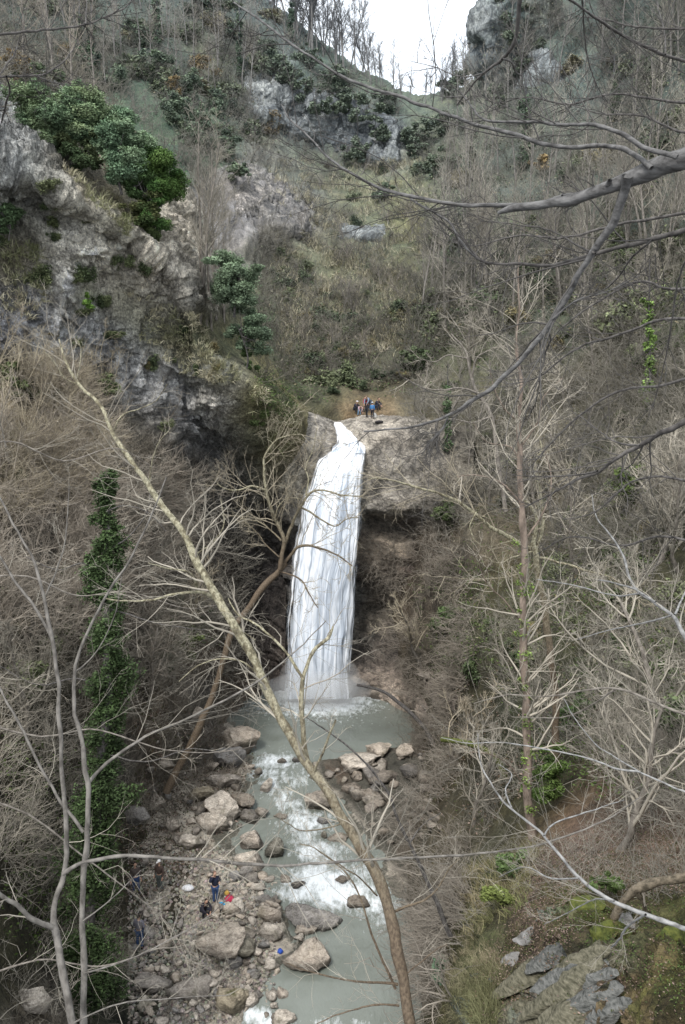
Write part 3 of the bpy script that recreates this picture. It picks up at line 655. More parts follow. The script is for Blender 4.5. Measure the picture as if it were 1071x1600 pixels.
# the near rock bank, finer than the hillside it sits on
nb_px = [640, 690, 740, 790, 840, 890, 940, 990, 1040, 1100, 1180, 1280]; nb_py = [1330, 1370, 1410, 1450, 1490, 1530, 1570, 1620, 1700]
def nbY(x, y, edge):
    h = hit(x, y, ['hillside']); Y = h[0][1] if h else 15
    return Y + (0.9 if edge else -0.22)
nb_net = [[(x, y, nbY(x, y, j in (0, len(nb_py) - 1) or i in (0, len(nb_px) - 1))) for i, x in enumerate(nb_px)] for j, y in enumerate(nb_py)]
def strata(V): return (V[:, 2] - 0.42 * V[:, 0] + 0.25 * fbm(V * 0.9, 3)) / 0.34
def d_near(V, rk):
    s_ = strata(V); q = np.floor(s_); f = s_ - q; z = np.zeros((len(V), 3)); z[:, 0] = q * 1.3 + .5; z[:, 1] = np.floor(V[:, 0] * 1.2 + 2 * fbm(V * .8, 2)) * 1.7
    st = vn(z) * (1 - f ** 4)
    rk = np.clip(rk * 1.8, 0, 1)
    return 0.24 * fbm(V * 0.7, 4) + 0.10 * fbm(V * 3.1, 4) + rk * (0.34 * st + 0.12 * ridged(V * 2.2, 4)) + .05 * ridged(V * 6, 2)
near_patches = [q for q in slope_patches if q[0] > 600 and q[1] > 1250]
near_bank = sheet('near_rock_bank', nb_net, 430, 520, None, near_patches, 26, d_near, 1.0)
me_ = near_bank.data; nV = np.zeros(len(me_.vertices) * 3, np.float32); me_.vertices.foreach_get('co', nV); nV = nV.reshape(-1, 3).astype(float)
cc = np.zeros(len(nV) * 4, np.float32); me_.attributes['Col'].data.foreach_get('color', cc); cc = cc.reshape(-1, 4)
_, rk_ = colour_field(nV, near_patches, 26); s_ = strata(nV); band = np.clip(np.abs((s_ % 1) - .5) * 5 - 1.0, 0, 1)[:, None] * rk_[:, None]
cc[:, :3] = cc[:, :3] * (1 - band * .8) + srgb((116, 98, 76)) * band * .8
ms = np.clip(fbm(nV * 1.6 + 60, 4) * 4 - .4, 0, 1)[:, None] * np.clip((proj(nV)[0] - 820) / 150, 0, .8)[:, None]
cc[:, :3] = cc[:, :3] * (1 - ms * .7) + srgb((88, 88, 44)) * ms * .7
sl = np.clip(fbm(nV * 1.3 + 90, 4) * 4, 0, 1)[:, None]; cc[:, :3] *= (.7 + .5 * sl)
me_.attributes['Col'].data.foreach_set('color', cc.ravel()); me_.materials.append(ground_mat('bank_rock', 4.0, 22.0, 0.5, 1.5, 1.0, dist=.06, crack=2.2))

# ------------------------------------------------------------------ branching
def unit(v): return v / (np.linalg.norm(v) + 1e-9)

def grow(start, d, L, r0, n, wig, up, r1=0.25, rg=rng):
    pts = [start]; d = unit(d); s = L / (n - 1)
    for _ in range(n - 1):
        d = unit(d + rg.normal(0, wig, 3) + np.array([0, 0, up]))
        pts.append(pts[-1] + d * s)
    return (np.array(pts), np.linspace(r0, r0 * r1, n))

def ramify(parents, count, lf, ang, n, wig, up, rf=0.5, t0=0.15, sides=3, rmin=0.004, rg=rng, lmin=0, lmax=1e9, t1=1.0):
    out = []
    for q in parents:
        pts, rad = q[0], q[1]
        seg = np.linalg.norm(np.diff(pts, axis=0), axis=1); L = seg.sum(); cum = np.concatenate([[0], np.cumsum(seg)]) / L
        c = count if isinstance(count, int) else max(1, int(round(count * L)))
        for k in range(c):
            t = rg.uniform(t0, t1)
            i = min(np.searchsorted(cum, t) - 1, len(pts) - 2); i = max(i, 0)
            f = (t - cum[i]) / (cum[i + 1] - cum[i] + 1e-9)
            p = pts[i] * (1 - f) + pts[i + 1] * f; tan = unit(pts[i + 1] - pts[i]); r = rad[i] * (1 - f) + rad[i + 1] * f
            ax = unit(np.cross(tan, rg.normal(0, 1, 3))); a = rg.normal(ang, 0.22)
            d = tan * math.cos(a) + ax * math.sin(a)
            l = min(max(L * lf * rg.uniform(0.5, 1.25) * (1.15 - 0.6 * t), lmin), lmax)
            g = grow(p, d, l, max(r * rf, rmin), n, wig, up, rg=rg)
            out.append((g[0], g[1], sides))
    return out

def make_bare(seed, H, r, kind):
    rg = np.random.default_rng(seed)
    if kind == 'pole':      # tall thin forest tree
        tr = grow(np.zeros(3), np.array([rg.normal(0, .05), rg.normal(0, .05), 1]), H, r, 10, 0.045, 0.06, 0.2, rg)
        b1 = ramify([tr], 22, 0.28, 0.62, 6, 0.14, 0.10, 0.42, 0.3, 3, 0.022, rg)
        b2 = ramify(b1, 6, 0.5, 0.6, 4, 0.16, 0.06, 0.6, 0.15, 3, 0.010, rg)
        b3 = ramify(b2, 4, 0.6, 0.6, 3, 0.16, 0.04, 0.7, 0.15, 3, 0.007, rg)
        stems = [(tr[0], tr[1], 6)]
    elif kind == 'spread':  # broad crown
        tr = grow(np.zeros(3), np.array([rg.normal(0, .2), rg.normal(0, .2), 1]), H * 0.75, r, 10, 0.13, 0.05, 0.35, rg)
        b0 = ramify([tr], 8, 0.8, 0.75, 9, 0.17, 0.07, 0.62, 0.25, 4, 0.045, rg)
        b1 = ramify(b0 + [tr], 8, 0.42, 0.75, 7, 0.2, 0.05, 0.5, 0.2, 3, 0.026, rg)
        b2 = ramify(b1, 5, 0.55, 0.7, 5, 0.2, 0.03, 0.6, 0.15, 3, 0.015, rg)
        b3 = ramify(b2, 3, 0.6, 0.6, 3, 0.2, 0.0, 0.7, 0.1, 3, 0.007, rg)
        b1 = b0 + b1; stems = [(tr[0], tr[1], 6)]
    else:                   # multi stemmed shrub tree
        stems = []
        for k in range(5):
            a = rg.uniform(0, 6.28); t = grow(np.array([math.cos(a), math.sin(a), 0]) * 0.15, np.array([math.cos(a) * .35, math.sin(a) * .35, 1]), H * rg.uniform(.6, 1), r * rg.uniform(.5, .9), 8, 0.09, 0.03, 0.2, rg)
            stems.append((t[0], t[1], 4))
        b1 = ramify(stems, 8, 0.4, 0.6, 5, 0.15, 0.05, 0.5, 0.2, 3, 0.014, rg)
        b2 = ramify(b1, 5, 0.5, 0.6, 4, 0.18, 0.03, 0.6, 0.15, 3, 0.009, rg)
        b3 = ramify(b2, 3, 0.6, 0.6, 3, 0.18, 0.0, 0.7, 0.1, 3, 0.006, rg)
    return tubes_mesh('trunk', stems), tubes_mesh('crown', b1 + b2 + b3)

def make_sky(seed):
    rg = np.random.default_rng(seed); tr = grow(np.zeros(3), np.array([rg.normal(0, .05), 0, 1]), 12, .16, 10, 0.045, 0.06, 0.25, rg)
    b1 = ramify([tr], 24, 0.36, 0.5, 6, 0.13, 0.12, 0.42, 0.2, 3, 0.04, rg); b2 = ramify(b1, 6, 0.5, 0.5, 4, 0.14, 0.08, 0.6, 0.15, 3, 0.028, rg); b3 = ramify(b2, 4, 0.6, 0.5, 3, 0.16, 0.04, 0.7, 0.15, 3, 0.02, rg)
    return tubes_mesh('trunk', [(tr[0], tr[1], 6)]), tubes_mesh('crown', b1 + b2 + b3)
VAR = {k: [make_bare(s + j * 7, H, r, k) for j in range(5)] for k, s, H, r in (('pole', 100, 12, 0.13), ('spread', 200, 8, 0.14), ('shrub', 300, 5, 0.05))}
VAR['sky'] = [make_sky(900 + j) for j in range(5)]

def plant_trees(pts, kind, smin, smax, mt, mc, label, group, name='bare_tree', cat='bare tree', lean=0.06):
    for (p, nrm, x, y) in pts:
        tr, cr = VAR[kind][rng.integers(5)]
        s = rng.uniform(smin, smax)
        o = thing(name, label, cat, p - np.array([0, 0, 0.3]), rng.uniform(0, 6.28), group)
        o.rotation_euler = (rng.normal(0, lean), rng.normal(0, lean), rng.uniform(0, 6.28)); o.scale = (s * rng.uniform(.85, 1.1),) * 2 + (s,)
        for nm, me, mat in (('trunk', tr, mt), ('crown', cr, mc)):
            c = bpy.data.objects.new(nm, me); COL.objects.link(c); c.parent = o
            if not me.materials: me.materials.append(mat)
            c.material_slots[0].link = 'OBJECT'; c.material_slots[0].material = mat

# ------------------------------------------------------------------ leafy crowns
def leaves(centres, radii, n, size, col, var=0.25, flat=0.5, shell=0.5, colour2=None, aspect=2.2, rg=rng):
    """small leaf quads filling ellipsoid clumps -> V,F,C"""
    centres = np.array(centres, float); radii = np.array(radii, float)
    if radii.ndim == 1: radii = np.repeat(radii[:, None], 3, 1)
    wgt = radii.prod(1) ** 0.6; k = rg.choice(len(centres), n, p=wgt / wgt.sum())
    d = rg.normal(0, 1, (n, 3)); d /= np.linalg.norm(d, axis=1, keepdims=True)
    rr = rg.uniform(0, 1, n) ** shell
    # lumpy outline
    lump = 1 + 0.75 * fbm(d * 2.3 + k[:, None] * 3.7, 3)
    p = centres[k] + d * radii[k] * (rr * lump)[:, None]
    t = rg.normal(0, 1, (n, 3)); t[:, 2] *= flat; t /= np.linalg.norm(t, axis=1, keepdims=True)
    nn = d + rg.normal(0, 0.6, (n, 3)) + np.array([0, 0, 0.6]); s = np.cross(t, nn); s /= np.linalg.norm(s, axis=1, keepdims=True) + 1e-9
    L = size * rg.uniform(0.6, 1.3, n)[:, None]
    V = np.stack([p - t * L, p + s * L / aspect, p + t * L, p - s * L / aspect], 1).reshape(-1, 3)
    F = np.arange(n * 4).reshape(n, 4)
    base = np.asarray(col, float)[None] * (1 + var * (rg.uniform(-1, 1, (len(centres), 1))))[k]
    if colour2 is not None:
        m = np.clip(0.5 + 2.2 * fbm(p * 0.9, 3), 0, 1)[:, None]; base = base * (1 - m) + np.asarray(colour2, float) * m
    base = base * (0.35 + 0.8 * rr[:, None] ** 2) * (1 + .25 * d[:, 2:3]) * rg.uniform(0.75, 1.25, (n, 1))  # painted clump shading: leaves darker inside, lighter on the upper side
    return V, F, np.repeat(np.clip(base, 0.004, 0.9), 4, 0)

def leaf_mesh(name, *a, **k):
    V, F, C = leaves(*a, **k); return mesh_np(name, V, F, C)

def evergreen(px, py, wpx, hpx, Y, col, label, name='evergreen_tree', cat='evergreen tree', n=16000, size=0.16, clumps=26, colour2=None, trunk=True, group=None, flat=0.5):
    c = P(px, py, Y); dep = proj(c[None])[2][0]; rx = wpx / 2 * dep / FPX; rz = hpx / 2 * dep / FPX
    base = c - np.array([0, 0, rz * 1.15])
    t = thing(name, label, cat, base, 0, group)
    cs, rs = [], []
    for k in range(clumps):
        d = unit(rng.normal(0, 1, 3)); f = rng.uniform(0.25, 1.0)
        q = np.array([d[0] * rx * f, d[1] * rx * 0.8 * f, d[2] * rz * f + rz * 1.15]); cs.append(q)
        r = rng.uniform(0.10, 0.34) * min(rx, rz) * 1.1; rs.append((r * rng.uniform(.9, 1.5), r * 1.15, r * rng.uniform(.55, 1.0)))
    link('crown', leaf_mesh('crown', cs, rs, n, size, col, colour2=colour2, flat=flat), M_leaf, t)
    if trunk:
        tr = grow(np.zeros(3), np.array([rng.normal(0, .15), 0, 1]), rz * 1.3, max(0.05, rx * 0.05), 8, 0.1, 0.03)
        br = [(curve([tr[0][3 + k % 4], (tr[0][3 + k % 4] + cs[k]) / 2 + rng.normal(0, .1, 3), cs[k]], 6), np.linspace(0.05, 0.015, 6), 4) for k in range(min(12, clumps))]
        link('trunk', tubes_mesh('trunk', [(tr[0], tr[1], 6)] + br), M_bark_dark, t)
    return t

def g(*c):
    a = srgb(c) * 1.35 * np.array([1.06, 1.0, .80]); return a * .78 + a.mean() * .2
evergreen(72,190,118,110,54.5,g(100,120,92),'pale olive bushy evergreen tree at the left end of the cliff top clump', n=75000, size=.075, clumps=38, colour2=g(82,106,84))
evergreen(135,185,120,125,56,g(88,116,92),'tall rounded grey green evergreen tree with the highest crown of the clump', n=80000, size=.075, clumps=38, colour2=g(116,136,104))
evergreen(188,232,100,120,55,g(86,114,94),'blue green evergreen tree in the middle of the cliff top clump', n=66000, size=.075, clumps=34, colour2=g(106,130,106))
evergreen(245,292,98,130,55.5,g(54,84,40),'dark green evergreen tree leaning out from the right end of the cliff top clump', n=75000, size=.07, clumps=34, colour2=g(76,104,48))
evergreen(215,270,60,70,55,g(58,82,48),'small dark evergreen tree wedged in front of the blue green tree', n=20000, size=.08)
evergreen(120,235,120,60,54.5,g(58,76,52),'dark shaded evergreen scrub under the grey green trees of the clump','cliff_shrub','shrub', n=16000, size=.08, clumps=24, trunk=False, colour2=g(80,92,64))
evergreen(225,335,70,70,55,g(50,68,36),'dark shaded scrub under the leaning dark green evergreen','cliff_shrub','shrub', n=12000, size=.08, clumps=20, trunk=False, colour2=g(78,84,52))
evergreen(365,425,96,120,59.5,g(104,126,106),'pale silvery green tree beside the bare poles right of the cliff', n=36000, size=.075, colour2=g(84,104,84))
evergreen(385,510,70,110,60,g(70,92,72),'dusky green tree below the silvery green tree', n=24000, size=.075, colour2=g(96,116,98))
evergreen(390,560,34,110,60.5,g(70,92,52),'narrow ivy green bush hanging down the right edge of the cliff', 'cliff_shrub', 'shrub', n=9000, size=.11, trunk=False, clumps=14)
evergreen(12,340,44,60,50,g(70,92,66),'dark green bush on the cliff at the left edge of the picture', 'cliff_shrub', 'shrub', n=9000, size=.1)
evergreen(225,355,60,50,55.5,g(72,88,52),'olive green scrub hanging below the dark leaning evergreen', 'cliff_shrub', 'shrub', n=9000, size=.1, trunk=False)
evergreen(136,468,28,36,52.5,g(84,118,44),'bright green leafy patch of creeper on the grey cliff face', 'creeper', 'creeper', n=1500, size=.09, trunk=False, clumps=8)
shr = [(450,110,46,40),(520,130,40,40),(478,135,44,30),(545,160,60,30),(600,155,30,40),(575,180,50,26),(655,205,40,26),(695,190,60,40),(690,255,60,36),(595,212,34,30),(560,236,44,36),(500,170,44,20),
       (600,300,26,20),(640,215,30,26),(720,135,30,50),(775,150,30,40),(700,140,26,24),(650,230,30,26),(540,168,30,22),(480,90,30,30),(430,100,30,28)]
for (x, y, a, b) in shr:
    h = hit(x, y + b * 0.4)
    if h: evergreen(x, y, a * 1.35, b * 1.25, h[0][1] - 1.5, g(84, 98, 80), 'dark green shrub on the rocky slopes at the head of the gorge', 'slope_shrub', 'shrub', n=3600, size=.22, clumps=20, group='dark shrubs at the head of the gorge', colour2=g(92, 106, 84), trunk=False)
for (x, y, a, b) in [(250,100,60,40),(300,130,40,60),(275,170,50,40),(315,190,40,50),(340,160,30,40),(310,215,44,40),(230,60,50,36),(60,130,60,40),(180,120,60,46),(355,225,30,40),(370,265,34,26)]:
    h = hit(x, y + b * 0.4)
    if h: evergreen(x, y, a * 1.35, b * 1.25, h[0][1] - 1.5, g(96, 114, 90), 'pale green evergreen shrub on the upper left slope above the cliff', 'slope_shrub', 'shrub', n=5000, size=.18, clumps=24, group='pale shrubs on the upper left slope', colour2=g(78, 94, 74), trunk=False)
for (x, y, a, b, l) in [(320,100,44,44,'rusty yellow leafed shrub high on the left slope'),(425,192,36,38,'yellow leafed shrub just left of the far grey cliffs'),(272,135,34,30,'faded yellow shrub low among the pale evergreens'),(20,100,50,50,'orange yellow shrub at the top left edge'),
        (105,80,34,26,'small dull yellow shrub beside the ivy clad poles'),(850,255,40,30,'dull yellow shrub on the right slope below the crag')]:
    h = hit(x, y + b * 0.4)
    if h: evergreen(x, y, a * 1.35, b * 1.25, h[0][1] - 1.5, g(140, 118, 66), l, 'yellow_shrub', 'shrub', n=2600, size=.16, clumps=14, colour2=g(120, 104, 72), trunk=False)

def ivy_tree(px, py0, py1, wpx, Y, label, col=(0.05, 0.075, 0.035), n=5000, size=0.14, lean=0, trunk_r=None, mat=None, group=None, top=0):
    a = P(px, py1, Y); b = P(px + lean, py0, Y); L = np.linalg.norm(b - a); dep = proj(a[None])[2][0]
    t = thing('ivy_clad_tree', label, 'tree', a, 0, group)
    r = wpx / 2 * dep / FPX; R = trunk_r or r * 0.25
    pts = curve([np.zeros(3), (b - a) * .35 + rng.normal(0, r * .2, 3), (b - a) * .7 + rng.normal(0, r * .2, 3), b - a, (b - a) * (1 + top)], 12)
    link('trunk', tubes_mesh('trunk', [(pts, np.linspace(R, R * .4, 12), 6)] + ramify([(pts, np.linspace(R, R * .4, 12))], 16, .2, 1.0, 5, .15, .1, .4, .3)), mat or M_bark_dark, t)
    k = 26; tt = np.linspace(0.02, 0.97, k); cs = [(b - a) * q + rng.normal(0, r * .3, 3) for q in tt]; rs = [r * rng.uniform(.5, 1.1) * (1.1 - .5 * q) for q in tt]
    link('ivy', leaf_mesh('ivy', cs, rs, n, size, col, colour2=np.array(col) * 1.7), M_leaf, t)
for (x, y0, y1, wd, l) in [(124,20,118,12,'ivy clad pole tree on the upper left slope, left of the pair'),(143,35,125,16,'ivy clad pole tree on the upper left slope, right of the pair'),(245,0,75,14,'ivy clad tree at the top edge of the left slope'),
        (374,20,120,10,'slim ivy clad tree at the top of the left slope'),(455,0,60,12,'ivy clad tree where the left ridge meets the sky'),(960,110,190,18,'ivy clad tree high on the right slope'),(822,150,260,22,'stout ivy clad tree on the right slope below the crag'),
        (738,190,270,14,'slim ivy clad tree on the right slope left of the stout one'),(700,350,420,14,'ivy clad tree on the right slope behind the big twisted branches'),(995,100,170,12,'small ivy clad tree at the upper right'),(1015,460,640,20,'bright green ivy clad tree near the right edge'),(700,600,700,12,'thin ivy clad stem right of the waterfall')]:
    h = hit(x, y1)
    if h: ivy_tree(x, y0, y1, wd, h[0][1] - .3, l, col=g(62, 80, 56) if x != 1015 else g(84, 108, 50), n=3000, size=.2 if h[0][1] > 80 else .12, top=0.3)

# ------------------------------------------------------------------ far crag at the top right
def crag():
    net = []
    outline = [(-60,772),(0,762),(25,748),(50,744),(75,752),(95,746),(120,758),(150,770),(175,790)]
    for (y, xl_) in outline:
        net.append([(xl_ + 30, y - 10, 175), (xl_ + 2, y, 150), (xl_ + 14, y + 2, 142), (xl_ + 40, y + 6, 140), (xl_ + 90, y + 14, 138), (xl_ + 160, y + 24, 138)])
    patches = [(760,40,(132,131,130),1,20),(765,90,(116,116,118),1,20),(790,30,(90,98,92),.6,20),(800,80,(82,92,78),.5,24),(830,60,(112,112,106),.7,20),(840,110,(120,114,96),.5,24),(880,60,(98,98,88),.3),(850,20,(104,104,92),.5,20),(790,130,(92,92,84),.6,20)]
    def dd(V, rk): return (1.6 * ridged(V * np.array([.16, .16, .1]), 5) + 1.3 * ridged(V * np.array([.5, .5, .3]), 3)) * (.3 + .7 * rk) + .8 * fbm(V * .5, 3)
    return sheet('crag', net, 220, 200, M_band, patches, 24, dd, G0, 'pale grey rock crag overhanging the valley at the top right', 'rock crag', None)
crag()
for (x, y, a, b) in [(800,60,36,40),(815,100,40,36),(792,28,24,22),(845,70,30,30),(780,-4,26,16),(820,10,34,20)]:
    h = hit(x, y + 3, ['crag'])
    if h: evergreen(x, y, a, b, h[0][1] - 1, g(78, 94, 76), 'dark green shrub clinging to the grey crag', 'slope_shrub', 'shrub', n=2400, size=.24, clumps=10, group='shrubs on the crag', colour2=g(98, 110, 86), trunk=False)

# ------------------------------------------------------------------ more shrubs on the far slopes
SHV = []
for j in range(10):
    cs = [unit(rng.normal(0, 1, 3)) * rng.uniform(.2, 1) * np.array([1, .8, .7]) for _ in range(16)]
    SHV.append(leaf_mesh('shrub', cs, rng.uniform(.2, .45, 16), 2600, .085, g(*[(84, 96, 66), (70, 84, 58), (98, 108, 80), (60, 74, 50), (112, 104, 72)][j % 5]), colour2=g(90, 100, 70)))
def slope_shrubs(poly, n, smin, smax, label, group, only=None):
    for (q, nr, x, y) in scatter(poly, n, only, .5):
        o = link('slope_shrub', SHV[rng.integers(10)], M_leaf, loc=tuple(q + np.array([0, 0, .3]))); s_ = rng.uniform(smin, smax); o.scale = (s_ * rng.uniform(.8, 1.5), s_, s_ * rng.uniform(.7, 1.4)); o.rotation_euler = (0, 0, rng.uniform(0, 6.28)); tag(o, label, 'shrub', group)
slope_shrubs([(640,180),(1080,40),(1080,520),(660,540)], 45, 1.0, 2.8, 'green shrub under the bare trees of the upper right slope', 'shrubs on the upper right slope', ['hillside'])
slope_shrubs([(0,-20),(400,0),(560,130),(480,170),(380,250),(300,240),(200,120),(0,130)], 45, 1.2, 3.2, 'green shrub on the steep upper left slope', 'shrubs on the upper left slope', ['hillside'])
slope_shrubs([(430,260),(640,240),(650,620),(480,620),(400,400)], 30, .5, 1.6, 'small green shrub on the grassy slope above the waterfall', 'shrubs on the central slope', ['hillside'])
slope_shrubs([(420,440),(640,440),(760,420),(760,600),(640,630),(440,600)], 30, .7, 2.0, 'dark shrub in the gully just above the waterfall', 'shrubs in the gully above the waterfall', ['hillside'])
slope_shrubs([(660,540),(1080,520),(1080,1150),(720,1150)], 50, .4, 1.3, 'small green shrub in the brush of the lower right slope', 'shrubs on the right slope', ['hillside'])
slope_shrubs([(0,560),(250,640),(380,900),(300,1050),(0,1100)], 26, .4, 1.1, 'small green shrub in the brush under the left cliff', 'shrubs under the left cliff', ['cliff'])
slope_shrubs([(0,270),(100,280),(380,600),(330,620),(150,560),(0,540)], 24, .3, .9, 'small green shrub rooted in a crack of the left cliff', 'shrubs on the left cliff face', ['cliff'])
GR2 = [srgb((84, 96, 62)), srgb((104, 112, 76)), srgb((58, 66, 46)), srgb((126, 116, 90)), srgb((88, 80, 62)), srgb((140, 134, 112))]
litter_later = True

# ------------------------------------------------------------------ woods of bare trees
plant_trees(scatter([(640,220),(750,170),(790,60),(830,-60),(1100,-60),(1100,520),(650,520)], 128, noisy=.3), 'pole', .75, 1.25, M_bark_grey, M_twig_grey, 'bare grey pole tree in the wood on the upper right slope', 'bare trees on the upper right slope')
plant_trees(scatter([(650,520),(1100,480),(1100,900),(720,900),(660,700)], 46), 'spread', .6, 1.0, M_bark_grey, M_twig_grey, 'bare spreading tree on the middle of the right slope', 'bare trees on the middle right slope')
plant_trees(scatter([(-20,-60),(300,-10),(470,95),(380,160),(230,190),(-20,190)], 50), 'pole', .7, 1.2, M_bark_grey, M_twig_brown, 'bare brown pole tree on the upper left slope above the cliff', 'bare trees on the upper left slope')
sk = []
for k in range(64):
    x = rng.uniform(410, 735) if k > 20 else 430 + 190 * rng.uniform(0, 1) ** 1.3
    y = np.interp(x, [300, 400, 480, 570, 630, 690, 745], [-90, -8, 60, 117, 149, 151, 124]) + rng.uniform(2, 14)
    h = hit(x, y)
    if h: sk.append((h[0], h[1], x, y))
skl = [q for q in sk if q[2] < 615]; skr = [q for q in sk if q[2] >= 615]
plant_trees(skl, 'sky', .35, 1.45, M_bark_grey, M_twig_dark, 'tall bare tree standing on the left ridge against the sky', 'bare trees along the left ridge', lean=.13)
plant_trees(skr, 'sky', .35, .85, M_bark_grey, M_twig_dark, 'small bare tree in the notch of the skyline', 'bare trees in the skyline notch')
plant_trees(scatter([(430,260),(640,260),(650,600),(480,600)], 26), 'spread', .35, .7, M_bark_grey, M_twig_brown, 'small bare tree on the grassy slope above the waterfall', 'bare trees on the central slope')
for (x, y, s) in [(322,505,1.25),(338,495,1.15),(312,500,1.1),(350,500,.9),(330,512,1.0)]:
    h = hit(x, y); p = h[0]
    plant_trees([(p, h[1], x, y)], 'pole', s, s, M_bark_grey, M_twig_grey, 'slim bare pole tree in the cluster beside the silvery green tree', 'bare poles right of the cliff', lean=.03)
plant_trees(scatter([(-20,600),(200,640),(380,740),(390,900),(330,1040),(-20,1060)], 34, ['cliff']), 'shrub', .7, 1.25, M_twig_brown, M_twig_brown, 'bare many stemmed bush on the brushy slope under the cliff', 'bare bushes under the cliff', 'bare_bush', 'bare bush')
plant_trees(scatter([(-20,560),(180,600),(200,760),(-20,800)], 18, ['cliff']), 'shrub', .8, 1.2, M_twig_tan, M_twig_tan, 'tan bare bush with fine twigs at the foot of the cliff', 'tan bushes at the foot of the cliff', 'bare_bush', 'bare bush')
plant_trees(scatter([(-20,1060),(180,1060),(200,1250),(150,1560),(-20,1560)], 14, ['cliff']), 'shrub', .5, .9, M_twig_grey, M_twig_grey, 'bare grey bush on the lower left bank', 'bare bushes on the lower left bank', 'bare_bush', 'bare bush')
plant_trees(scatter([(700,860),(1071,860),(1071,1250),(700,1250)], 22, ['hillside']), 'shrub', .5, .9, M_twig_grey, M_twig_grey, 'bare grey bush on the lower right slope', 'bare bushes on the lower right slope', 'bare_bush', 'bare bush')
plant_trees(scatter([(600,830),(720,850),(720,1060),(600,1040)], 10), 'shrub', .6, 1.0, M_twig_brown, M_twig_brown, 'bare brown bush hanging by the hollow right of the waterfall', 'bare bushes right of the waterfall', 'bare_bush', 'bare bush')

# ------------------------------------------------------------------ thicket (stuff)
def thicket(name, pts, lo, hi, rad, mat, twigs=6, up=0.6, bias=(0, 0, 0), wig=0.3, stems=2):
    base = np.repeat(np.array([p[0] for p in pts]), stems, 0); nr = np.repeat(np.array([p[1] for p in pts]), stems, 0)
    nr = nr * np.sign(np.sum(nr * (CAM - base), 1, keepdims=True))
    n = len(base); L = rng.uniform(lo, hi, n) 
    def poly(b, d, L, k, wig, grav):
        out = [b]; 
        for _ in range(k - 1):
            d = d + rng.normal(0, wig, d.shape) + np.array([0, 0, grav]); d /= np.linalg.norm(d, axis=1, keepdims=True)
            out.append(out[-1] + d * (L / (k - 1))[:, None])
        return np.stack(out, 1)
    d = nr * 0.55 + np.array([0, 0, up]) + np.array(bias) + rng.normal(0, .45, (n, 3)); d /= np.linalg.norm(d, axis=1, keepdims=True)
    S = poly(base - nr * 0.1, d, L, 6, wig * .6, -0.05)
    Rs = rad * rng.uniform(.6, 1.5, n)[:, None] * np.linspace(1, .3, 6)[None]
    V1, F1 = tube_batch(S, Rs, 3)
    idx = rng.integers(1, 5, (n, twigs)); b = S[np.arange(n)[:, None], idx] * .5 + S[np.arange(n)[:, None], idx + 1] * .5
    dd = (S[:, 5] - S[:, 0])[:, None, :] / L[:, None, None] + rng.normal(0, .6, (n, twigs, 3)); dd = dd.reshape(-1, 3); dd /= np.linalg.norm(dd, axis=1, keepdims=True)
    T = poly(b.reshape(-1, 3), dd, np.repeat(L, twigs) * rng.uniform(.2, .55, n * twigs), 4, wig, 0.02)
    Rt = rad * .55 * rng.uniform(.6, 1.3, n * twigs)[:, None] * np.linspace(1, .35, 4)[None]
    V2, F2 = tube_batch(T, Rt, 3)
    o = link(name, mesh_np(name, np.concatenate([V1, V2]), np.concatenate([F1, F2 + len(V1)])), mat); return o

def tk(poly, n, lo, hi, rad, mat, label, **k):
    n = int(n * .5); rad *= 1.35
    only = k.pop('only', None); nz_ = k.pop('noisy', 0.25)
    o = thicket('undergrowth', scatter(poly, n, only, nz_), lo, hi, rad, mat, **k)
    tag(o, label, 'undergrowth', None, 'stuff')
tk([(-20,570),(150,600),(260,690),(300,800),(200,1000),(-20,1000)], 2600, 1.2, 3.4, .018, M_twig_brown, 'tangle of bare brown twigs covering the slope under the left cliff', only=['cliff'])
tk([(-20,560),(120,590),(200,680),(120,800),(-20,820)], 1500, 1.2, 3.0, .014, M_twig_tan, 'tan twiggy brush right at the foot of the left cliff', only=['cliff'])
tk([(200,760),(360,740),(380,900),(360,1060),(200,1080),(150,900)], 1300, 1.0, 3.2, .018, M_twig_grey, 'grey tangle of twigs left of the waterfall', only=['cliff', 'waterfall_rock_face'])
tk([(-20,1000),(260,1000),(300,1180),(200,1350),(170,1600),(-20,1600)], 1700, .7, 2.2, .010, M_twig_grey, 'bare grey brush over the lower left bank', only=['cliff'])
tk([(640,560),(1100,520),(1100,880),(700,880),(650,760)], 2600, 1.2, 3.6, .018, M_twig_grey, 'grey brush covering the middle of the right slope')
tk([(570,840),(720,820),(760,1100),(640,1100),(600,1060)], 800, 1.0, 2.8, .017, M_twig_brown, 'brown twigs hanging round the hollow right of the waterfall', bias=(-.3, 0, -.4))
tk([(700,860),(1100,860),(1100,1300),(700,1300)], 2200, .7, 2.2, .009, M_twig_grey, 'bare grey brush on the lower right slope', only=['hillside'])
tk([(600,1080),(720,1060),(740,1400),(700,1600),(650,1560),(600,1240)], 1500, .8, 2.4, .013, M_twig_brown, 'bare brush leaning over the river from the right bank', only=['hillside'], bias=(-.5, 0, 0))
tk([(640,230),(745,170),(800,0),(1100,-40),(1100,540),(640,560)], 4600, 1.5, 4.2, .026, M_twig_mid, 'pale brush between the trees of the upper right slope')
tk([(-20,-20),(460,60),(640,170),(470,340),(400,420),(300,300),(200,200),(-20,200)], 3600, 1.5, 4.0, .028, M_twig_mid, 'brown brush on the upper left slope')
tk([(400,340),(640,330),(640,600),(400,600)], 2400, 1.0, 3.0, .020, M_twig_mid, 'brown brush on the slope behind the waterfall')
tk([(230,1080),(380,1080),(400,1250),(300,1330),(220,1300)], 420, .6, 1.8, .012, M_twig_brown, 'thin bare brush among the rocks of the left bank')
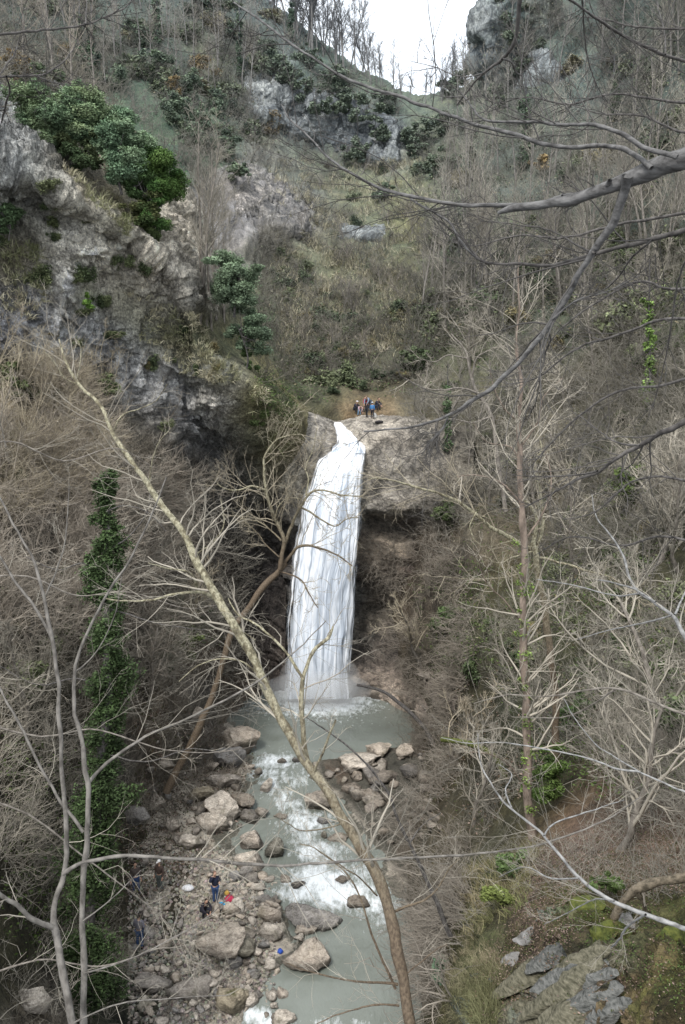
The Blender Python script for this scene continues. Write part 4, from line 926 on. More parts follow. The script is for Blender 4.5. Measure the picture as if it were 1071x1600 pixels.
tk([(700,1250),(1080,1200),(1080,1420),(820,1400),(720,1500)], 500, .4, 1.2, .006, M_twig_grey, 'thin bare saplings on the leaf strewn bank', only=['hillside'])

def grass(name, pts, per, lo, hi, wd, c1, c2, label, droop=-.35):
    B = np.repeat(np.array([p[0] for p in pts]), per, 0); nr = np.repeat(np.array([p[1] for p in pts]), per, 0); nr = nr * np.sign(np.sum(nr * (CAM - B), 1, keepdims=True))
    n = len(B); hgt = rng.uniform(lo, hi, n)[:, None]; B = B + rng.normal(0, 1, (n, 3)) * hgt * .35 * np.array([1, 1, .4])
    d = nr * .5 + np.array([0, 0, .8]) + rng.normal(0, .45, (n, 3)); d /= np.linalg.norm(d, axis=1, keepdims=True)
    s = np.cross(d, rng.normal(0, 1, (n, 3))); s /= np.linalg.norm(s, axis=1, keepdims=True); s *= wd
    m = B + d * hgt * .6; d2 = d + nr * .5 + np.array([0, 0, droop * 2]); t = m + d2 * hgt * .5
    V = np.stack([B - s, B + s, m + s * .8, m - s * .8, t], 1).reshape(-1, 3); i = np.arange(n)[:, None] * 5
    F = np.concatenate([i + np.array([[0, 1, 2, 3]]), i + np.array([[3, 2, 4, 4]])]); 
    F1 = (i + np.array([[0, 1, 2]]), i + np.array([[0, 2, 3]]), i + np.array([[3, 2, 4]]))
    mix = np.clip(.5 + 1.3 * fbm(B * .5, 3) + rng.normal(0, .2, n), 0, 1)[:, None]
    C = (np.array(c1) * (1 - mix) + np.array(c2) * mix) * rng.uniform(.7, 1.7, (n, 1)); C = C * .8 + C.mean(1, keepdims=True) * .2
    o = link(name, mesh_np(name, V, np.concatenate(F1), np.repeat(C, 5, 0)), M_leaf); tag(o, label, 'grass', None, 'stuff')
SG, SO = srgb((186, 176, 146)), srgb((132, 132, 88))
grass('dry_grass', scatter([(420,250),(660,250),(680,400),(640,560),(440,560),(430,380)], 1700, noisy=.5), 12, .4, 1.2, .03, SG, srgb((140, 132, 100)), 'dry tan grass on the slope above the waterfall')
grass('dry_grass', scatter([(390,600),(470,640),(460,700),(420,720),(390,660)], 90), 12, .3, .8, .025, SG, SO, 'yellow green grass left of the top of the waterfall')
grass('dry_grass', scatter([(0,380),(60,380),(80,470),(40,500),(0,480)], 100, noisy=.5) + scatter([(90,255),(210,325),(200,370),(140,310)], 70, noisy=.5) + scatter([(200,450),(300,490),(350,600),(290,590),(220,540)], 120, noisy=.7) + scatter([(290,480),(390,600),(330,600)], 90), 18, .2, .6, .02, srgb((168, 160, 132)), srgb((112, 116, 76)), 'tufts of dry grass on the ledges of the left cliff')
grass('bank_grass', scatter([(700,1470),(750,1450),(790,1520),(770,1600),(690,1600)], 330, ['near_rock_bank', 'hillside'], .6), 18, .08, .28, .004, srgb((140, 128, 100)), srgb((92, 92, 58)), 'long dry grass on the near right bank')
grass('bank_grass', scatter([(720,1360),(840,1330),(830,1420),(740,1470)], 260, ['hillside'], .5), 18, .12, .4, .008, srgb((100, 106, 58)), srgb((134, 122, 88)), 'green and tan grass at the edge of the near right bank')

def litter(poly, n, size, label, only, cols, name='leaf_litter', cat='leaf litter', lift=.02):
    pts = scatter(poly, n // 6, only, noisy=.6); B = np.repeat(np.array([p[0] for p in pts]), 6, 0); n = len(B)
    B = B + rng.normal(0, size * 4, (n, 3)) * np.array([1, 1, .0]) ; B[:, 2] += lift + rng.uniform(0, size * 1.5, n)
    t = rng.normal(0, 1, (n, 3)) * np.array([1, 1, .5]); t /= np.linalg.norm(t, axis=1, keepdims=True); s = np.cross(t, rng.normal(0, .5, (n, 3)) + np.array([0, -.5, 1])); s /= np.linalg.norm(s, axis=1, keepdims=True)
    L = size * rng.uniform(.5, 1.3, n)[:, None]
    V = np.stack([B - t * L, B + s * L * .5, B + t * L, B - s * L * .5], 1).reshape(-1, 3)
    c = np.array(cols)[rng.integers(0, len(cols), n)] * rng.uniform(.55, 1.15, (n, 1))
    o = link(name, mesh_np(name, V, np.arange(n * 4).reshape(n, 4), np.repeat(c, 4, 0)), M_leaf); tag(o, label, cat, None, 'stuff')
LC = [srgb((116, 100, 90)), srgb((142, 124, 112)), srgb((90, 76, 66)), srgb((104, 88, 70)), srgb((78, 78, 48)), srgb((64, 70, 42))]
litter([(800,1330),(1080,1200),(1080,1400),(950,1390),(820,1440),(780,1400)], 26000, .022, 'pinkish brown fallen leaves on the near right bank', ['near_rock_bank', 'hillside'], LC)
litter([(790,1420),(900,1440),(880,1500),(800,1580),(760,1520)], 5000, .02, 'fallen leaves among the rocks of the near right bank', ['near_rock_bank', 'hillside'], LC)
litter([(210,1080),(400,1150),(360,1300),(200,1420),(180,1300)], 7000, .08, 'brown fallen leaves on the left bank', ['ground', 'cliff'], LC)
litter([(600,1060),(800,1000),(1000,1100),(760,1300),(620,1300)], 6000, .07, 'brown fallen leaves under the right slope brush', ['hillside'], LC)
GRC = [srgb((76, 92, 46)), srgb((92, 108, 60)), srgb((58, 72, 38))]
litter([(820,1380),(1080,1360),(1080,1600),(740,1600),(760,1500)], 2600, .02, 'scattered dead leaves and bits on the mossy near rocks', ['near_rock_bank'], LC)
def cover(poly, n, size, label, only=None): litter(poly, n, size, label, only, GRC, 'ground_ivy', 'ground ivy', .05)
cover([(700,1380),(830,1340),(860,1420),(1080,1380),(1080,1600),(900,1480),(760,1500)], 2600, .016, 'tiny green leaves among the litter of the near right bank', ['near_rock_bank', 'hillside'])
cover([(640,900),(760,860),(800,1060),(680,1060)], 3500, .09, 'green creeper on the slope right of the waterfall')
cover([(620,420),(760,420),(800,600),(640,620)], 3500, .14, 'green ground cover on the right slope above the waterfall')
cover([(400,560),(470,600),(450,660),(400,640)], 2500, .1, 'green creeper at the right edge of the cliff')
cover([(780,1080),(1071,960),(1071,1240),(860,1260)], 9000, .07, 'green ivy leaves on the lower right slope', ['hillside'])
cover([(740,780),(860,820),(1071,680),(1071,960),(880,1000),(720,900)], 8000, .08, 'green ivy leaves on the right slope near the edge', ['hillside'])
cover([(0,1150),(180,1180),(160,1500),(0,1500)], 4500, .07, 'green ivy leaves on the lower left bank', ['cliff'])
cover([(430,480),(640,470),(600,640),(440,620)], 3500, .13, 'dull green creepers on the slope behind the waterfall')
cover([(230,960),(330,950),(340,1010),(230,1010)], 1500, .1, 'green leaves on the slope left of the waterfall')

for (poly, n, sz, l) in [([(640,200),(745,160),(790,-20),(1080,-20),(1080,520),(650,540)], 24000, .19, 'mixed low green growth on the upper right slope'), ([(0,-20),(420,0),(600,140),(480,200),(380,260),(300,240),(200,120),(0,120)], 13000, .22, 'mixed low green growth on the upper left slope'),
                         ([(390,240),(650,240),(650,620),(400,600)], 12000, .14, 'mixed low growth on the slope above the waterfall'), ([(640,540),(1080,520),(1080,1100),(700,1100)], 9000, .1, 'mixed low green growth on the right slope')]:
    litter(poly, n, sz, l, ['hillside', 'crag'], GR2, 'low_growth', 'low plants', .1)
# ------------------------------------------------------------------ boulders
def ico(sub):
    import bmesh
    bm = bmesh.new(); bmesh.ops.create_icosphere(bm, subdivisions=sub, radius=1)
    V = np.array([v.co[:] for v in bm.verts]); F = np.array([[v.index for v in f.verts] for f in bm.faces]); bm.free(); return V, F
ICO4, ICO2 = ico(5), ico(3)
def boulder_mesh(seed, big=True, block=0.5, dims=(1, 1, 1)):
    V, F = ICO4 if big else ICO2
    rg = np.random.default_rng(seed); V = V.copy()
    for _ in range(int(10 + 22 * block)):       # knock flat faces off
        n = unit(rg.normal(0, 1, 3) * np.array([1, 1, 1.2])); c = rg.uniform(0.42, 0.85)
        s = V @ n - c; V -= np.maximum(s, 0)[:, None] * n * 0.92
    V = V * np.array(dims)
    m = max(dims)
    nn = V / (np.linalg.norm(V, axis=1, keepdims=True) + 1e-9); o = seed * 7.7
    V = V + nn * (m * 0.13 * fbm(V / m * 1.7 + o, 3) + m * 0.085 * ridged(V / m * np.array([2.5, 2.5, 6]) + o, 4) + m * .03 * fbm(V / m * 9, 2))[:, None]
    return mesh_np('boulder', V, F)
def boulder(px, py, wp, hp, label, mat=None, seed=None, rz=None, tilt=0, block=0.5, group=None, big=True, name='boulder', flat=False):
    """px,py centre of the rock in the picture, wp x hp its size there"""
    seed = seed if seed is not None else int(px * 7 + py)
    h = hit(px, py + hp * 0.40, ['ground', 'cliff', 'hillside']) 
    base = h[0] if h else px2floor(px, py + hp * .4)
    if base[2] < level(base[1]): base = px2floor(px, py + hp * .4)
    dep = proj(base[None])[2][0]; k = dep / FPX
    rx = wp / 2 * k; rz_ = hp / 2 * k * (0.75 if flat else 0.95); ry = min(rx, max(rz_ * 1.1, rx * .7))
    if flat: rz_ = hp * k * .38; ry = max(hp * k * .8, rx * .4)
    me = boulder_mesh(seed, big, block, (rx, ry, rz_))
    o = link(name, me, mat or M_rock, loc=(base[0], base[1] + ry * 0.55, base[2] + rz_ * 0.42))
    o.rotation_euler = (0, tilt, rng.uniform(-.3, .3) if rz is None else rz)
    return tag(o, label, 'boulder' if wp > 16 else 'stone', group)

B = [(372,1150,76,64,'large block with an undercut dark edge at the left rim of the plunge pool',M_rock,.8),
 (352,1180,56,44,'rounded boulder just below the large undercut block',M_rock,.4),(416,1226,24,24,'small upright brown rock at the head of the rapids',M_rock,.4),
 (350,1262,58,50,'big brown boulder on the left bank above the pair of mossy rocks',M_rock,.5),(380,1250,50,24,'long low rock at the left edge of the rapids',M_rock_wet,.5),
 (391,1310,46,38,'pale boulder with moss at its foot, left of the mossy pair',M_rock,.5),(427,1323,30,38,'upright mossy boulder, right of the mossy pair',M_rock_moss,.4),
 (386,1345,62,34,'broad pale boulder directly below the mossy pair',M_rock,.4),(500,1247,58,44,'dark wedge shaped boulder in midstream beside the leaning tree',M_rock_wet,.8),
 (636,1172,50,30,'jumble of angular rock at the right end of the stone ledge',M_rock,.8),(590,1170,60,26,'rough block resting on the long stone ledge',M_rock,.8),
 (548,1234,44,18,'low dark rock right of the midstream wedge',M_rock_wet,.6),(580,1250,46,20,'flat dark rock near the right bank under bare branches',M_rock_wet,.6),(600,1215,50,22,'brown rock below the right end of the ledge',M_rock_wet,.6),
 (441,1188,15,11,'small black stone at the lip of the pool',M_rock_wet,.3),(461,1186,14,11,'small brown stone beside the black one at the lip of the pool',M_rock_wet,.3),(404,1205,15,12,'small stone left of the upper rapids',M_rock_wet,.3),
 (439,1275,21,11,'small dark stone in the middle of the rapids',M_rock_wet,.3),(505,1282,24,13,'pale splash wet stone under the dark wedge boulder',M_rock,.5),(506,1303,15,15,'little upright mossy stone in midstream',M_rock_moss,.3),
 (408,1268,26,18,'dark stone at the left foot of the rapids',M_rock_wet,.5),(530,1308,34,12,'thin pale rock beside the leaning trunk',M_rock,.5),
 (424,1428,40,30,'pale boulder on the gravel just left of the long slabs',M_rock,.6),(420,1453,48,26,'cracked pale boulder below the one by the long slabs',M_rock,.7),
 (481,1453,62,22,'shorter thin slab under the long striped slab',M_rock,.6),(481,1490,74,48,'largest rounded boulder standing in the calm water',M_rock,.25),(468,1465,22,16,'small stone perched on the largest rounded boulder',M_rock,.5),
 (558,1409,42,24,'dark wet boulder amid the white water',M_rock_wet,.3),(535,1375,26,10,'small dark rock awash above the white water',M_rock_wet,.3),(464,1382,26,15,'dark rock at the left side of the white water',M_rock_wet,.6),
 (422,1508,38,24,'pale angular boulder at the gravel edge left of the largest rounded boulder',M_rock,.8),(397,1523,24,15,'small pale block lower left of the angular boulder',M_rock,.8),(369,1502,30,18,'low pale rock in the gravel below the big bank block',M_rock,.6),
 (348,1472,70,62,'big grey block rising from the gravel bank',M_rock,.6),(402,1386,24,18,'rounded pink stone right of the coloured bags',M_rock,.2),(369,1369,20,15,'small egg shaped stone above the coloured bags',M_rock,.1),
 (413,1404,30,18,'grey rock on the river edge right of the coloured bags',M_rock,.5),(364,1421,32,20,'smooth brown rock below the coloured bags',M_rock,.2),(393,1565,24,20,'round grey stone in the shallows at the bottom left of the river',M_rock,.1),
 (424,1556,24,15,'smooth oval stone in the lower shallows, right of its twin',M_rock,.1),(404,1556,22,13,'smooth oval stone in the lower shallows, left of its twin',M_rock,.1),(428,1571,16,15,'small upright stone in the lower shallows',M_rock,.5),
 (441,1597,48,24,'foam washed rock at the bottom of the picture',M_rock,.4),(297,1314,48,34,'squat boulder in the leaf litter of the left bank',M_rock,.5),(330,1285,54,44,'large boulder on the left bank above the squat one',M_rock,.6),
 (205,1272,56,44,'large pale boulder next to the ivy clad trunk',M_rock,.6),(240,1255,40,34,'brown boulder right of the pale one near the ivy clad trunk',M_rock,.5),(390,1275,36,22,'dark low boulder at the quiet left pool',M_rock_wet,.6),
 (345,1218,50,34,'angular boulder among branches on the left bank',M_rock,.7),(310,1240,40,30,'mossy boulder deep among the left bank branches',M_rock_moss,.5),(268,1290,34,24,'small boulder at the back of the left bank',M_rock,.5),
 (385,1482,44,40,'grassy topped block right of the big grey block',M_rock_moss,.6),(335,1418,26,16,'dark stone by the crouching person',M_rock,.4),(300,1545,64,30,'flat pale rock at the bottom of the gravel bank',M_rock,.5),
 (235,1540,60,32,'low pale rock beside the dark charred spot',M_rock,.5),(360,1560,50,40,'mossy rock at the bottom left of the river',M_rock_moss,.5),(50,1565,70,50,'pale boulder at the bottom left corner behind the branches',M_rock,.5),(95,1500,50,40,'pale broken boulder at the lower left behind the forked trunk',M_rock,.7),
 (300,1112,34,44,'tall pale boulder half hidden behind the brown trunk',M_rock,.6),(250,1190,46,36,'grey boulder in the brush left of the brown trunk',M_rock,.5),(610,1080,54,32,'rounded rock on the right shore of the plunge pool',M_rock_wet,.3),(672,1056,48,20,'pale rock slab in the brush right of the plunge pool',M_rock,.7)]
for (x, y, a, b, l, m, bl) in B: boulder(x, y, a * (1.22 if x < 400 else 1.1), b * (1.2 if x < 400 else 1.12), l, m, block=bl)
boulder(557,1188,104,52,'long undercut stone ledge across the foot of the plunge pool',M_rock,seed=77,rz=0.05,block=.8,flat=True)
boulder(498,1437,108,42,'long striped slab sloping down to the calm water',M_rock,seed=91,rz=-0.25,tilt=0.14,block=.5,flat=True)
boulder(566,668,56,14,'smooth pale rock hump right of the notch where the river goes over',M_rock,seed=21,block=.1) if False else None
# small stones on the gravel bar: each one an object
SM = [boulder_mesh(500 + i, False, .4, (1, .8, .6)) for i in range(10)]
def stones(poly, n, smin, smax, label, group, mats, only=('ground', 'cliff')):
    for (p, nrm, x, y) in scatter(poly, n, only):
        if p[2] < level(p[1]) - 0.35: continue
        s = rng.uniform(smin, smax) ** 1.0 * (1.6 if rng.random() < .12 else 1)
        o = bpy.data.objects.new('river_stone', SM[rng.integers(10)]); COL.objects.link(o)
        if not o.data.materials: o.data.materials.append(M_rock)
        o.material_slots[0].link = 'OBJECT'; o.material_slots[0].material = mats[rng.integers(len(mats))]
        o.location = (p[0], p[1], max(p[2], level(p[1]) - .1) + s * .25); o.rotation_euler = (rng.normal(0, .3), rng.normal(0, .3), rng.uniform(0, 6.28)); o.scale = (s * rng.uniform(.8, 1.4), s * rng.uniform(.8, 1.3), s * rng.uniform(.7, 1.2))
        tag(o, label, 'stone', group)
stones([(380,1360),(450,1370),(440,1420),(420,1480),(440,1530),(380,1540),(340,1440),(340,1390)], 90, .12, .34, 'pale river stone among others at the water edge of the gravel bar', 'stones at the water edge', [M_rock, M_rock, M_rock_wet])
stones([(215,1340),(330,1330),(400,1420),(400,1500),(330,1600),(205,1600)], 110, .1, .3, 'loose pinkish stone lying on the gravel bar', 'stones on the gravel bar', [M_rock])
stones([(230,1120),(400,1200),(400,1300),(330,1330),(220,1330)], 55, .15, .45, 'brown stone lying on the upper left bank', 'stones on the upper left bank', [M_rock, M_rock_wet])
stones([(500,1205),(660,1180),(690,1300),(600,1330),(560,1250)], 60, .15, .6, 'dark stone on the right bank below the ledge', 'stones on the right bank', [M_rock_wet], ('ground', 'hillside'))
stones([(385,1545),(440,1545),(450,1600),(380,1600)], 14, .1, .25, 'wet stone in the lower shallows', 'stones in the lower shallows', [M_rock, M_rock_wet])
# gravel too small to count
gp = scatter([(200,1330),(340,1320),(440,1370),(430,1480),(430,1545),(350,1600),(200,1600)], 7000, ['ground', 'cliff'])
gp = [q for q in gp if q[0][2] > level(q[0][1]) - .1]
Vb, Fb = ico(1); n = len(gp); Bp = np.array([q[0] for q in gp]); s = (rng.uniform(.03, .11, n) ** 1.0)[:, None, None]
Vg = Vb[None] * s * rng.uniform(.6, 1.3, (n, 1, 3)) * (1 + .25 * rng.normal(0, 1, (n, len(Vb), 1)).clip(-1, 1)) + Bp[:, None, :]
gc = (srgb((208, 200, 186))[None] * rng.uniform(.3, 1.1, (n, 1))  * (1 + rng.normal(0, .05, (n, 3))))
gr = link('gravel', mesh_np('gravel', Vg.reshape(-1, 3), (Fb[None] + np.arange(n)[:, None, None] * len(Vb)).reshape(-1, 3), np.repeat(gc, len(Vb), 0)), M_floor)
tag(gr, 'pinkish grey gravel covering the river bar', 'gravel', None, 'stuff')
M_bark_dirt = simple_mat('earthy_root', (0.06, 0.05, 0.035), (0.20, 0.165, 0.12), 12, .95, coord='World', bump=1, dist=.03, detail=7)
# slabs and mossy blocks of the near right bank
def near_rock(px, py, wp, hp, label, mat, seed, rz=0, tilt=0, ry=.6, thick=.5, block=.8):
    h = hit(px, py, ['near_rock_bank', 'hillside']); dep = proj(h[0][None])[2][0]; k = dep / FPX; rx = wp / 2 * k; rzz = hp / 2 * k
    me = boulder_mesh(seed, True, block, (rx, rx * ry, rzz * thick * 2)); o = link('boulder', me, mat, loc=tuple(h[0] + np.array([0, rx * ry * .35, -rzz * .15]))); o.rotation_euler = (0, tilt, rz); tag(o, label, 'boulder'); return o
M_moss = simple_mat('moss', (0.035, 0.045, 0.012), (0.115, 0.125, 0.03), 9, .95, coord='World', bump=.9, dist=.03, detail=7)
M_slab = simple_mat('layered_rock', (0.10, 0.095, 0.085), (0.27, 0.26, 0.25), 5, .8, stretch=(1, 1, 4), coord='World', bump=1, dist=.05, detail=7)
near_rock(945,1465,76,66,'green mossy boulder below the pale reaching branch',M_moss,31,.3,.5,.7,.6)
near_rock(830,1470,60,20,'thin grey slab jutting from the leaves, upper of two',M_slab,32,.1,-.3,.8,.4)
near_rock(798,1505,46,24,'thin grey slab jutting from the leaves, lower of two',M_slab,33,.1,-.35,.8,.4)
near_rock(920,1420,70,24,'low moss covered rock along the edge of the leaf bank',M_moss,34,.1,-.1,.6,.5)
near_rock(985,1440,60,40,'brown root bound rock right of the mossy boulder',M_slab,35,.1,.2,.7,.5)
near_rock(1055,1470,70,60,'moss stained rock at the right edge of the picture',M_moss,36,.1,.2,.7,.5)

M_twig_near = twig_mat('near_dark_twigs', (0.035, 0.032, 0.03), (0.10, 0.095, 0.09))
M_bark_grey2 = simple_mat('silver_bark', (0.11, 0.108, 0.105), (0.31, 0.305, 0.295), 16, coord='World', bump=0.3, lo=0.3)
M_bark_limb = simple_mat('weathered_limb_bark', (0.04, 0.038, 0.037), (0.19, 0.185, 0.18), 22, stretch=(.4, 1, 1), coord='World', bump=.6, lo=.3, hi=.7)
M_slab3 = simple_mat('earth_stained_layer', (0.045, 0.043, 0.026), (0.17, 0.155, 0.11), 9, .9, stretch=(1, 1, 5), coord='World', bump=1, dist=.04, detail=8)
M_slab2 = simple_mat('blue_grey_layer', (0.04, 0.042, 0.038), (0.17, 0.168, 0.155), 9, .8, stretch=(1, 1, 5), coord='World', bump=1, dist=.04, detail=8)
for i, (x, y, wd, hh) in enumerate([(868,1500,120,20),(905,1512,110,20),(850,1522,130,20),(900,1532,130,18),(840,1545,130,20),(888,1552,140,20),(930,1540,90,20),(815,1570,120,18),(870,1574,140,20),(925,1568,110,20),(830,1594,130,20),(890,1596,140,20),(945,1590,90,20),(790,1592,90,16),(960,1500,60,20)]):
    o_ = near_rock(x, y, wd * 1.45, hh * 1.25, 'thin blue grey rock layer in the stepped outcrop at the bottom right', (M_slab2, M_slab3, M_slab3)[i % 3], 60 + i, .1 + .1 * (i % 3 - 1), -.5 + .06 * (i % 4 - 1.5), .35, .42, .9); o_['group'] = 'rock layers of the stepped outcrop'; o_.name = 'rock_layer'; o_['category'] = 'rock layer'
# ------------------------------------------------------------------ traced trees
KR = .66
def pxc(pts, Y0, Y1, n=None):
    a = np.array(pts, float); t = np.linspace(0, 1, len(a)); Y = Y0 + (Y1 - Y0) * t
    V = P(a[:, 0], a[:, 1], Y); dep = proj(V)[2]; R = a[:, 2] * dep / FPX * KR
    n = n or len(a) * 5
    Q = crom(np.concatenate([V, R[:, None]], 1)[:, None, :].repeat(2, 1), n, 2)[:, 0, :]
    V = Q[:, :3]; R = np.maximum(Q[:, 3], .001)
    sc_ = np.median(R); V = V + np.stack([fbm(V * .09 / sc_ + k * 9, 3) for k in range(3)], 1) * sc_ * 1.3
    R = R * (1 + .22 * fbm(V * .22 / sc_ + 40, 2))
    return (V, R, 10 if R.max() > .05 else 6)
def L3(pts, r0, r1): return [(x, y, r0 + (r1 - r0) * i / (len(pts) - 1)) for i, (x, y) in enumerate(pts)]
def traced_tree(name, label, cat, main, limbs, mat, mt, tw, base=None, parts='trunk', group=None):
    o = thing(name, label, cat, base if base is not None else main[0][0][0], 0, group); off = np.array(o.location)
    sh = lambda q: (q[0] - off, q[1]) + tuple(q[2:])
    m = [sh(q) for q in main]; lb = [sh(q) for q in limbs]
    link(parts, tubes_mesh(parts, m, smooth=True), mat, o)
    for q in lb: link('branch', tubes_mesh('branch', [q], smooth=True), mat, o)
    c1 = ramify((lb or m) + (m if tw.get('onmain') else []), tw['n1'], tw.get('l1', .3), .8, 7, .16, tw.get('up', .03), .35, .2, 4, tw['r'], lmin=tw['lmin'], lmax=tw['lmax'])
    c2 = ramify(c1, tw.get('n2', 4), .5, .65, 5, .18, .02, .6, .15, 3, tw['r'] * .65)
    c3 = ramify(c2, tw.get('n3', 3), .55, .6, 4, .18, 0, .7, .15, 3, tw['r'] * .45)
    link('crown', tubes_mesh('crown', c1 + c2 + c3, smooth=True), mt, o)
    return o, off
def ivy_on(o, off, poly, t0, t1, n, size, rad, col, seed=1):
    V = poly[0]; k = 54; ii = np.linspace(t0, t1, k) * (len(V) - 1); cs = [V[int(i)] - off + rng.normal(0, rad * .62, 3) for i in ii]; rs = [rad * rng.uniform(.25, 1.15) for _ in ii]
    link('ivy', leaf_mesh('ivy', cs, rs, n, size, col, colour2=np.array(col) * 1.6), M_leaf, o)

# the leaning plane tree
KR = .62
lean = pxc([(648,1660,14),(640,1600,13.5),(622,1510,14.5),(612,1440,15.5),(592,1375,15),(560,1310,13),(530,1265,12),(487,1205,12),(450,1140,12),(420,1078,12),(385,1012,12),(347,947,11),(310,880,9.5),(280,825,8.5),(245,775,7.5),(210,725,6.5),(175,675,5.2),(150,630,4.5),(125,605,4),(108,575,3.2),(93,530,2)], 12.5, 17.5)
YL = lambda py: 12.5 + 5 * np.clip((1660 - py) / 1130, 0, 1) + .02
lb = [pxc(L3([(347,945),(325,928),(300,925),(270,930),(240,938),(200,940),(165,935)],5.5,1.8), YL(945), 15.2), pxc(L3([(308,925),(305,905),(290,893),(262,888),(232,880)],4,1.2), 15.7, 15.0),
      pxc([(482,1195,7),(472,1130,6.5),(472,1085,6),(476,1050,5),(490,1018,4.5),(512,998,4),(521,978,2.5)], YL(1195), 15), pxc(L3([(474,1062),(455,1030),(430,1000),(400,975),(372,960),(358,935)],4.2,1.5), 14.6, 15.4),
      pxc(L3([(492,1205),(503,1180),(515,1150),(525,1124)],3.5,2.4), 14.2, 14.0), pxc(L3([(622,1538),(590,1536),(560,1533),(520,1527),(480,1517),(445,1503)],3.4,1.2), YL(1538), 12.4),
      pxc(L3([(624,1572),(590,1570),(555,1577),(520,1588),(495,1600)],2.6,1.2), YL(1572), 12.6), pxc(L3([(612,1426),(632,1418),(655,1411),(682,1390),(702,1358),(720,1340)],4,1.4), YL(1426), 13),
      pxc(L3([(618,1545),(600,1505),(583,1465),(566,1412),(548,1372),(520,1345),(490,1325),(468,1318)],3.6,1.0), YL(1545), 13.2), pxc(L3([(625,1530),(650,1510),(680,1485),(700,1475)],2.2,1), 13.0, 12.6),
      pxc(L3([(590,1400),(560,1370),(520,1345),(500,1330)],2.4,1), 13.6, 13.2), pxc(L3([(540,1285),(525,1290),(500,1296),(470,1298),(455,1290),(440,1280)],2.2,1), 13.9, 13.4),
      pxc(L3([(232,760),(236,735),(240,712),(250,690),(268,668)],2.6,.8), 16.4, 16.0), pxc(L3([(175,680),(190,650),(215,640),(245,625),(262,600)],2.2,.7), 16.9, 16.5), pxc(L3([(120,600),(100,590),(85,565),(60,540)],1.8,.6), 17.2, 17), pxc(L3([(118,600),(125,570),(127,545),(120,530)],1.8,.6), 17.2, 17.4),
      pxc(L3([(350,950),(380,985),(400,1000)],2,1), 15.6, 15.3), pxc(L3([(410,1060),(380,1035),(345,1030),(310,1040),(280,1065)],2.6,.9), 15.1, 14.8), pxc(L3([(300,870),(330,850),(350,820),(345,780)],2.4,.8), 16.0, 16.2)]
o, off = traced_tree('plane_tree', 'big plane tree with mottled olive bark leaning left across the river', 'tree', [lean], lb, M_bark_plane, M_twig_grey, dict(n1=2.6, l1=.7, lmin=.4, lmax=1.6, r=.0058, n2=4, n3=3, onmain=True))

# pale barked tree in front of the fall
KR = .52
t2 = pxc([(262,1240,12),(285,1190,11.5),(315,1130,11),(338,1070,9.5),(352,1020,9),(372,975,9.5),(402,930,9),(428,902,9),(446,880,8)], 45, 46.5)
l2 = [pxc([(438,890,7),(441,865,7),(444,842,6.5),(432,815,5.5),(421,790,5),(415,765,4.4),(412,735,3.8),(415,712,3.2),(432,688,2.6),(455,680,1.8),(472,678,1.2)],46.2,46), pxc(L3([(446,880),(462,858),(478,852),(500,856),(525,866),(550,885)],5,2),46.5,45.5),
      pxc(L3([(446,848),(458,815),(470,790),(482,772),(500,765),(530,772),(565,776)],5.5,1.8),46.2,45), pxc(L3([(414,765),(392,760),(370,766),(350,763),(335,750)],3.5,1.4),46,45), pxc(L3([(470,793),(490,803),(508,815),(524,822),(540,812),(560,808)],3,1.4),45.8,45),
      pxc(L3([(436,892),(455,898),(472,908),(484,930),(497,950)],2.6,1.6),46.3,45.5), pxc(L3([(440,845),(425,830),(405,815),(385,812),(372,808)],2.8,1.2),46,46.5), pxc(L3([(478,775),(482,750),(478,730),(490,700),(495,670)],2.8,1),45.8,46.5), pxc(L3([(436,870),(415,850),(400,830),(380,815)],2.5,1),46,46), pxc(L3([(430,815),(436,790),(452,778),(470,780)],2.5,1.2),46,45.5)]
traced_tree('plane_tree', 'crooked pale limbed tree in front of the left side of the waterfall', 'tree', [t2], l2, M_bark_plane, M_twig_tan, dict(n1=2.4, l1=.6, lmin=1.0, lmax=3.4, r=.02, n2=5, n3=3))

KR = .6
# right hand trees
t3 = pxc([(836,1402,15),(832,1340,13.5),(829,1280,12.5),(824,1180,11.5),(821,1060,10.5),(819,940,9.5),(818,850,9),(816,770,8),(814,690,7),(812,620,5.5),(810,560,4),(808,480,2.5),(811,400,1.5)], 25, 27)
l3 = [pxc(L3([(817,790),(790,760),(760,745),(735,742),(715,745)],3.5,1.2),26.4,25.8), pxc(L3([(818,845),(850,800),(862,750),(850,700)],3,1),26.2,26), pxc(L3([(813,660),(790,640),(770,600),(765,560)],2.4,.8),26.6,26), pxc(L3([(813,700),(840,660),(850,620),(880,590)],2.4,.8),26.6,26), pxc(L3([(820,980),(790,940),(760,910),(745,870)],2.6,.8),26,25.3), pxc(L3([(825,1240),(800,1200),(770,1180),(730,1175)],2.6,1),25.5,24.6), pxc(L3([(816,740),(800,700),(760,690),(740,660)],2,.8),26.5,26.4)]
o3, off3 = traced_tree('ivy_clad_tree', 'straight slender tree on the right bank with bright ivy on its lower trunk', 'tree', [t3], l3, M_bark_red, M_twig_grey, dict(n1=2.6, l1=.6, lmin=.6, lmax=2.4, r=.012, n2=4, n3=3, onmain=True))
ivy_on(o3, off3, t3, .18, .5, 2400, .045, .2, g(84, 106, 42))
t4 = pxc([(868,1270,9),(868,1180,9.5),(868,1100,9.5),(860,1030,9),(851,950,9),(842,885,8.5),(834,850,7)], 28, 28.5)
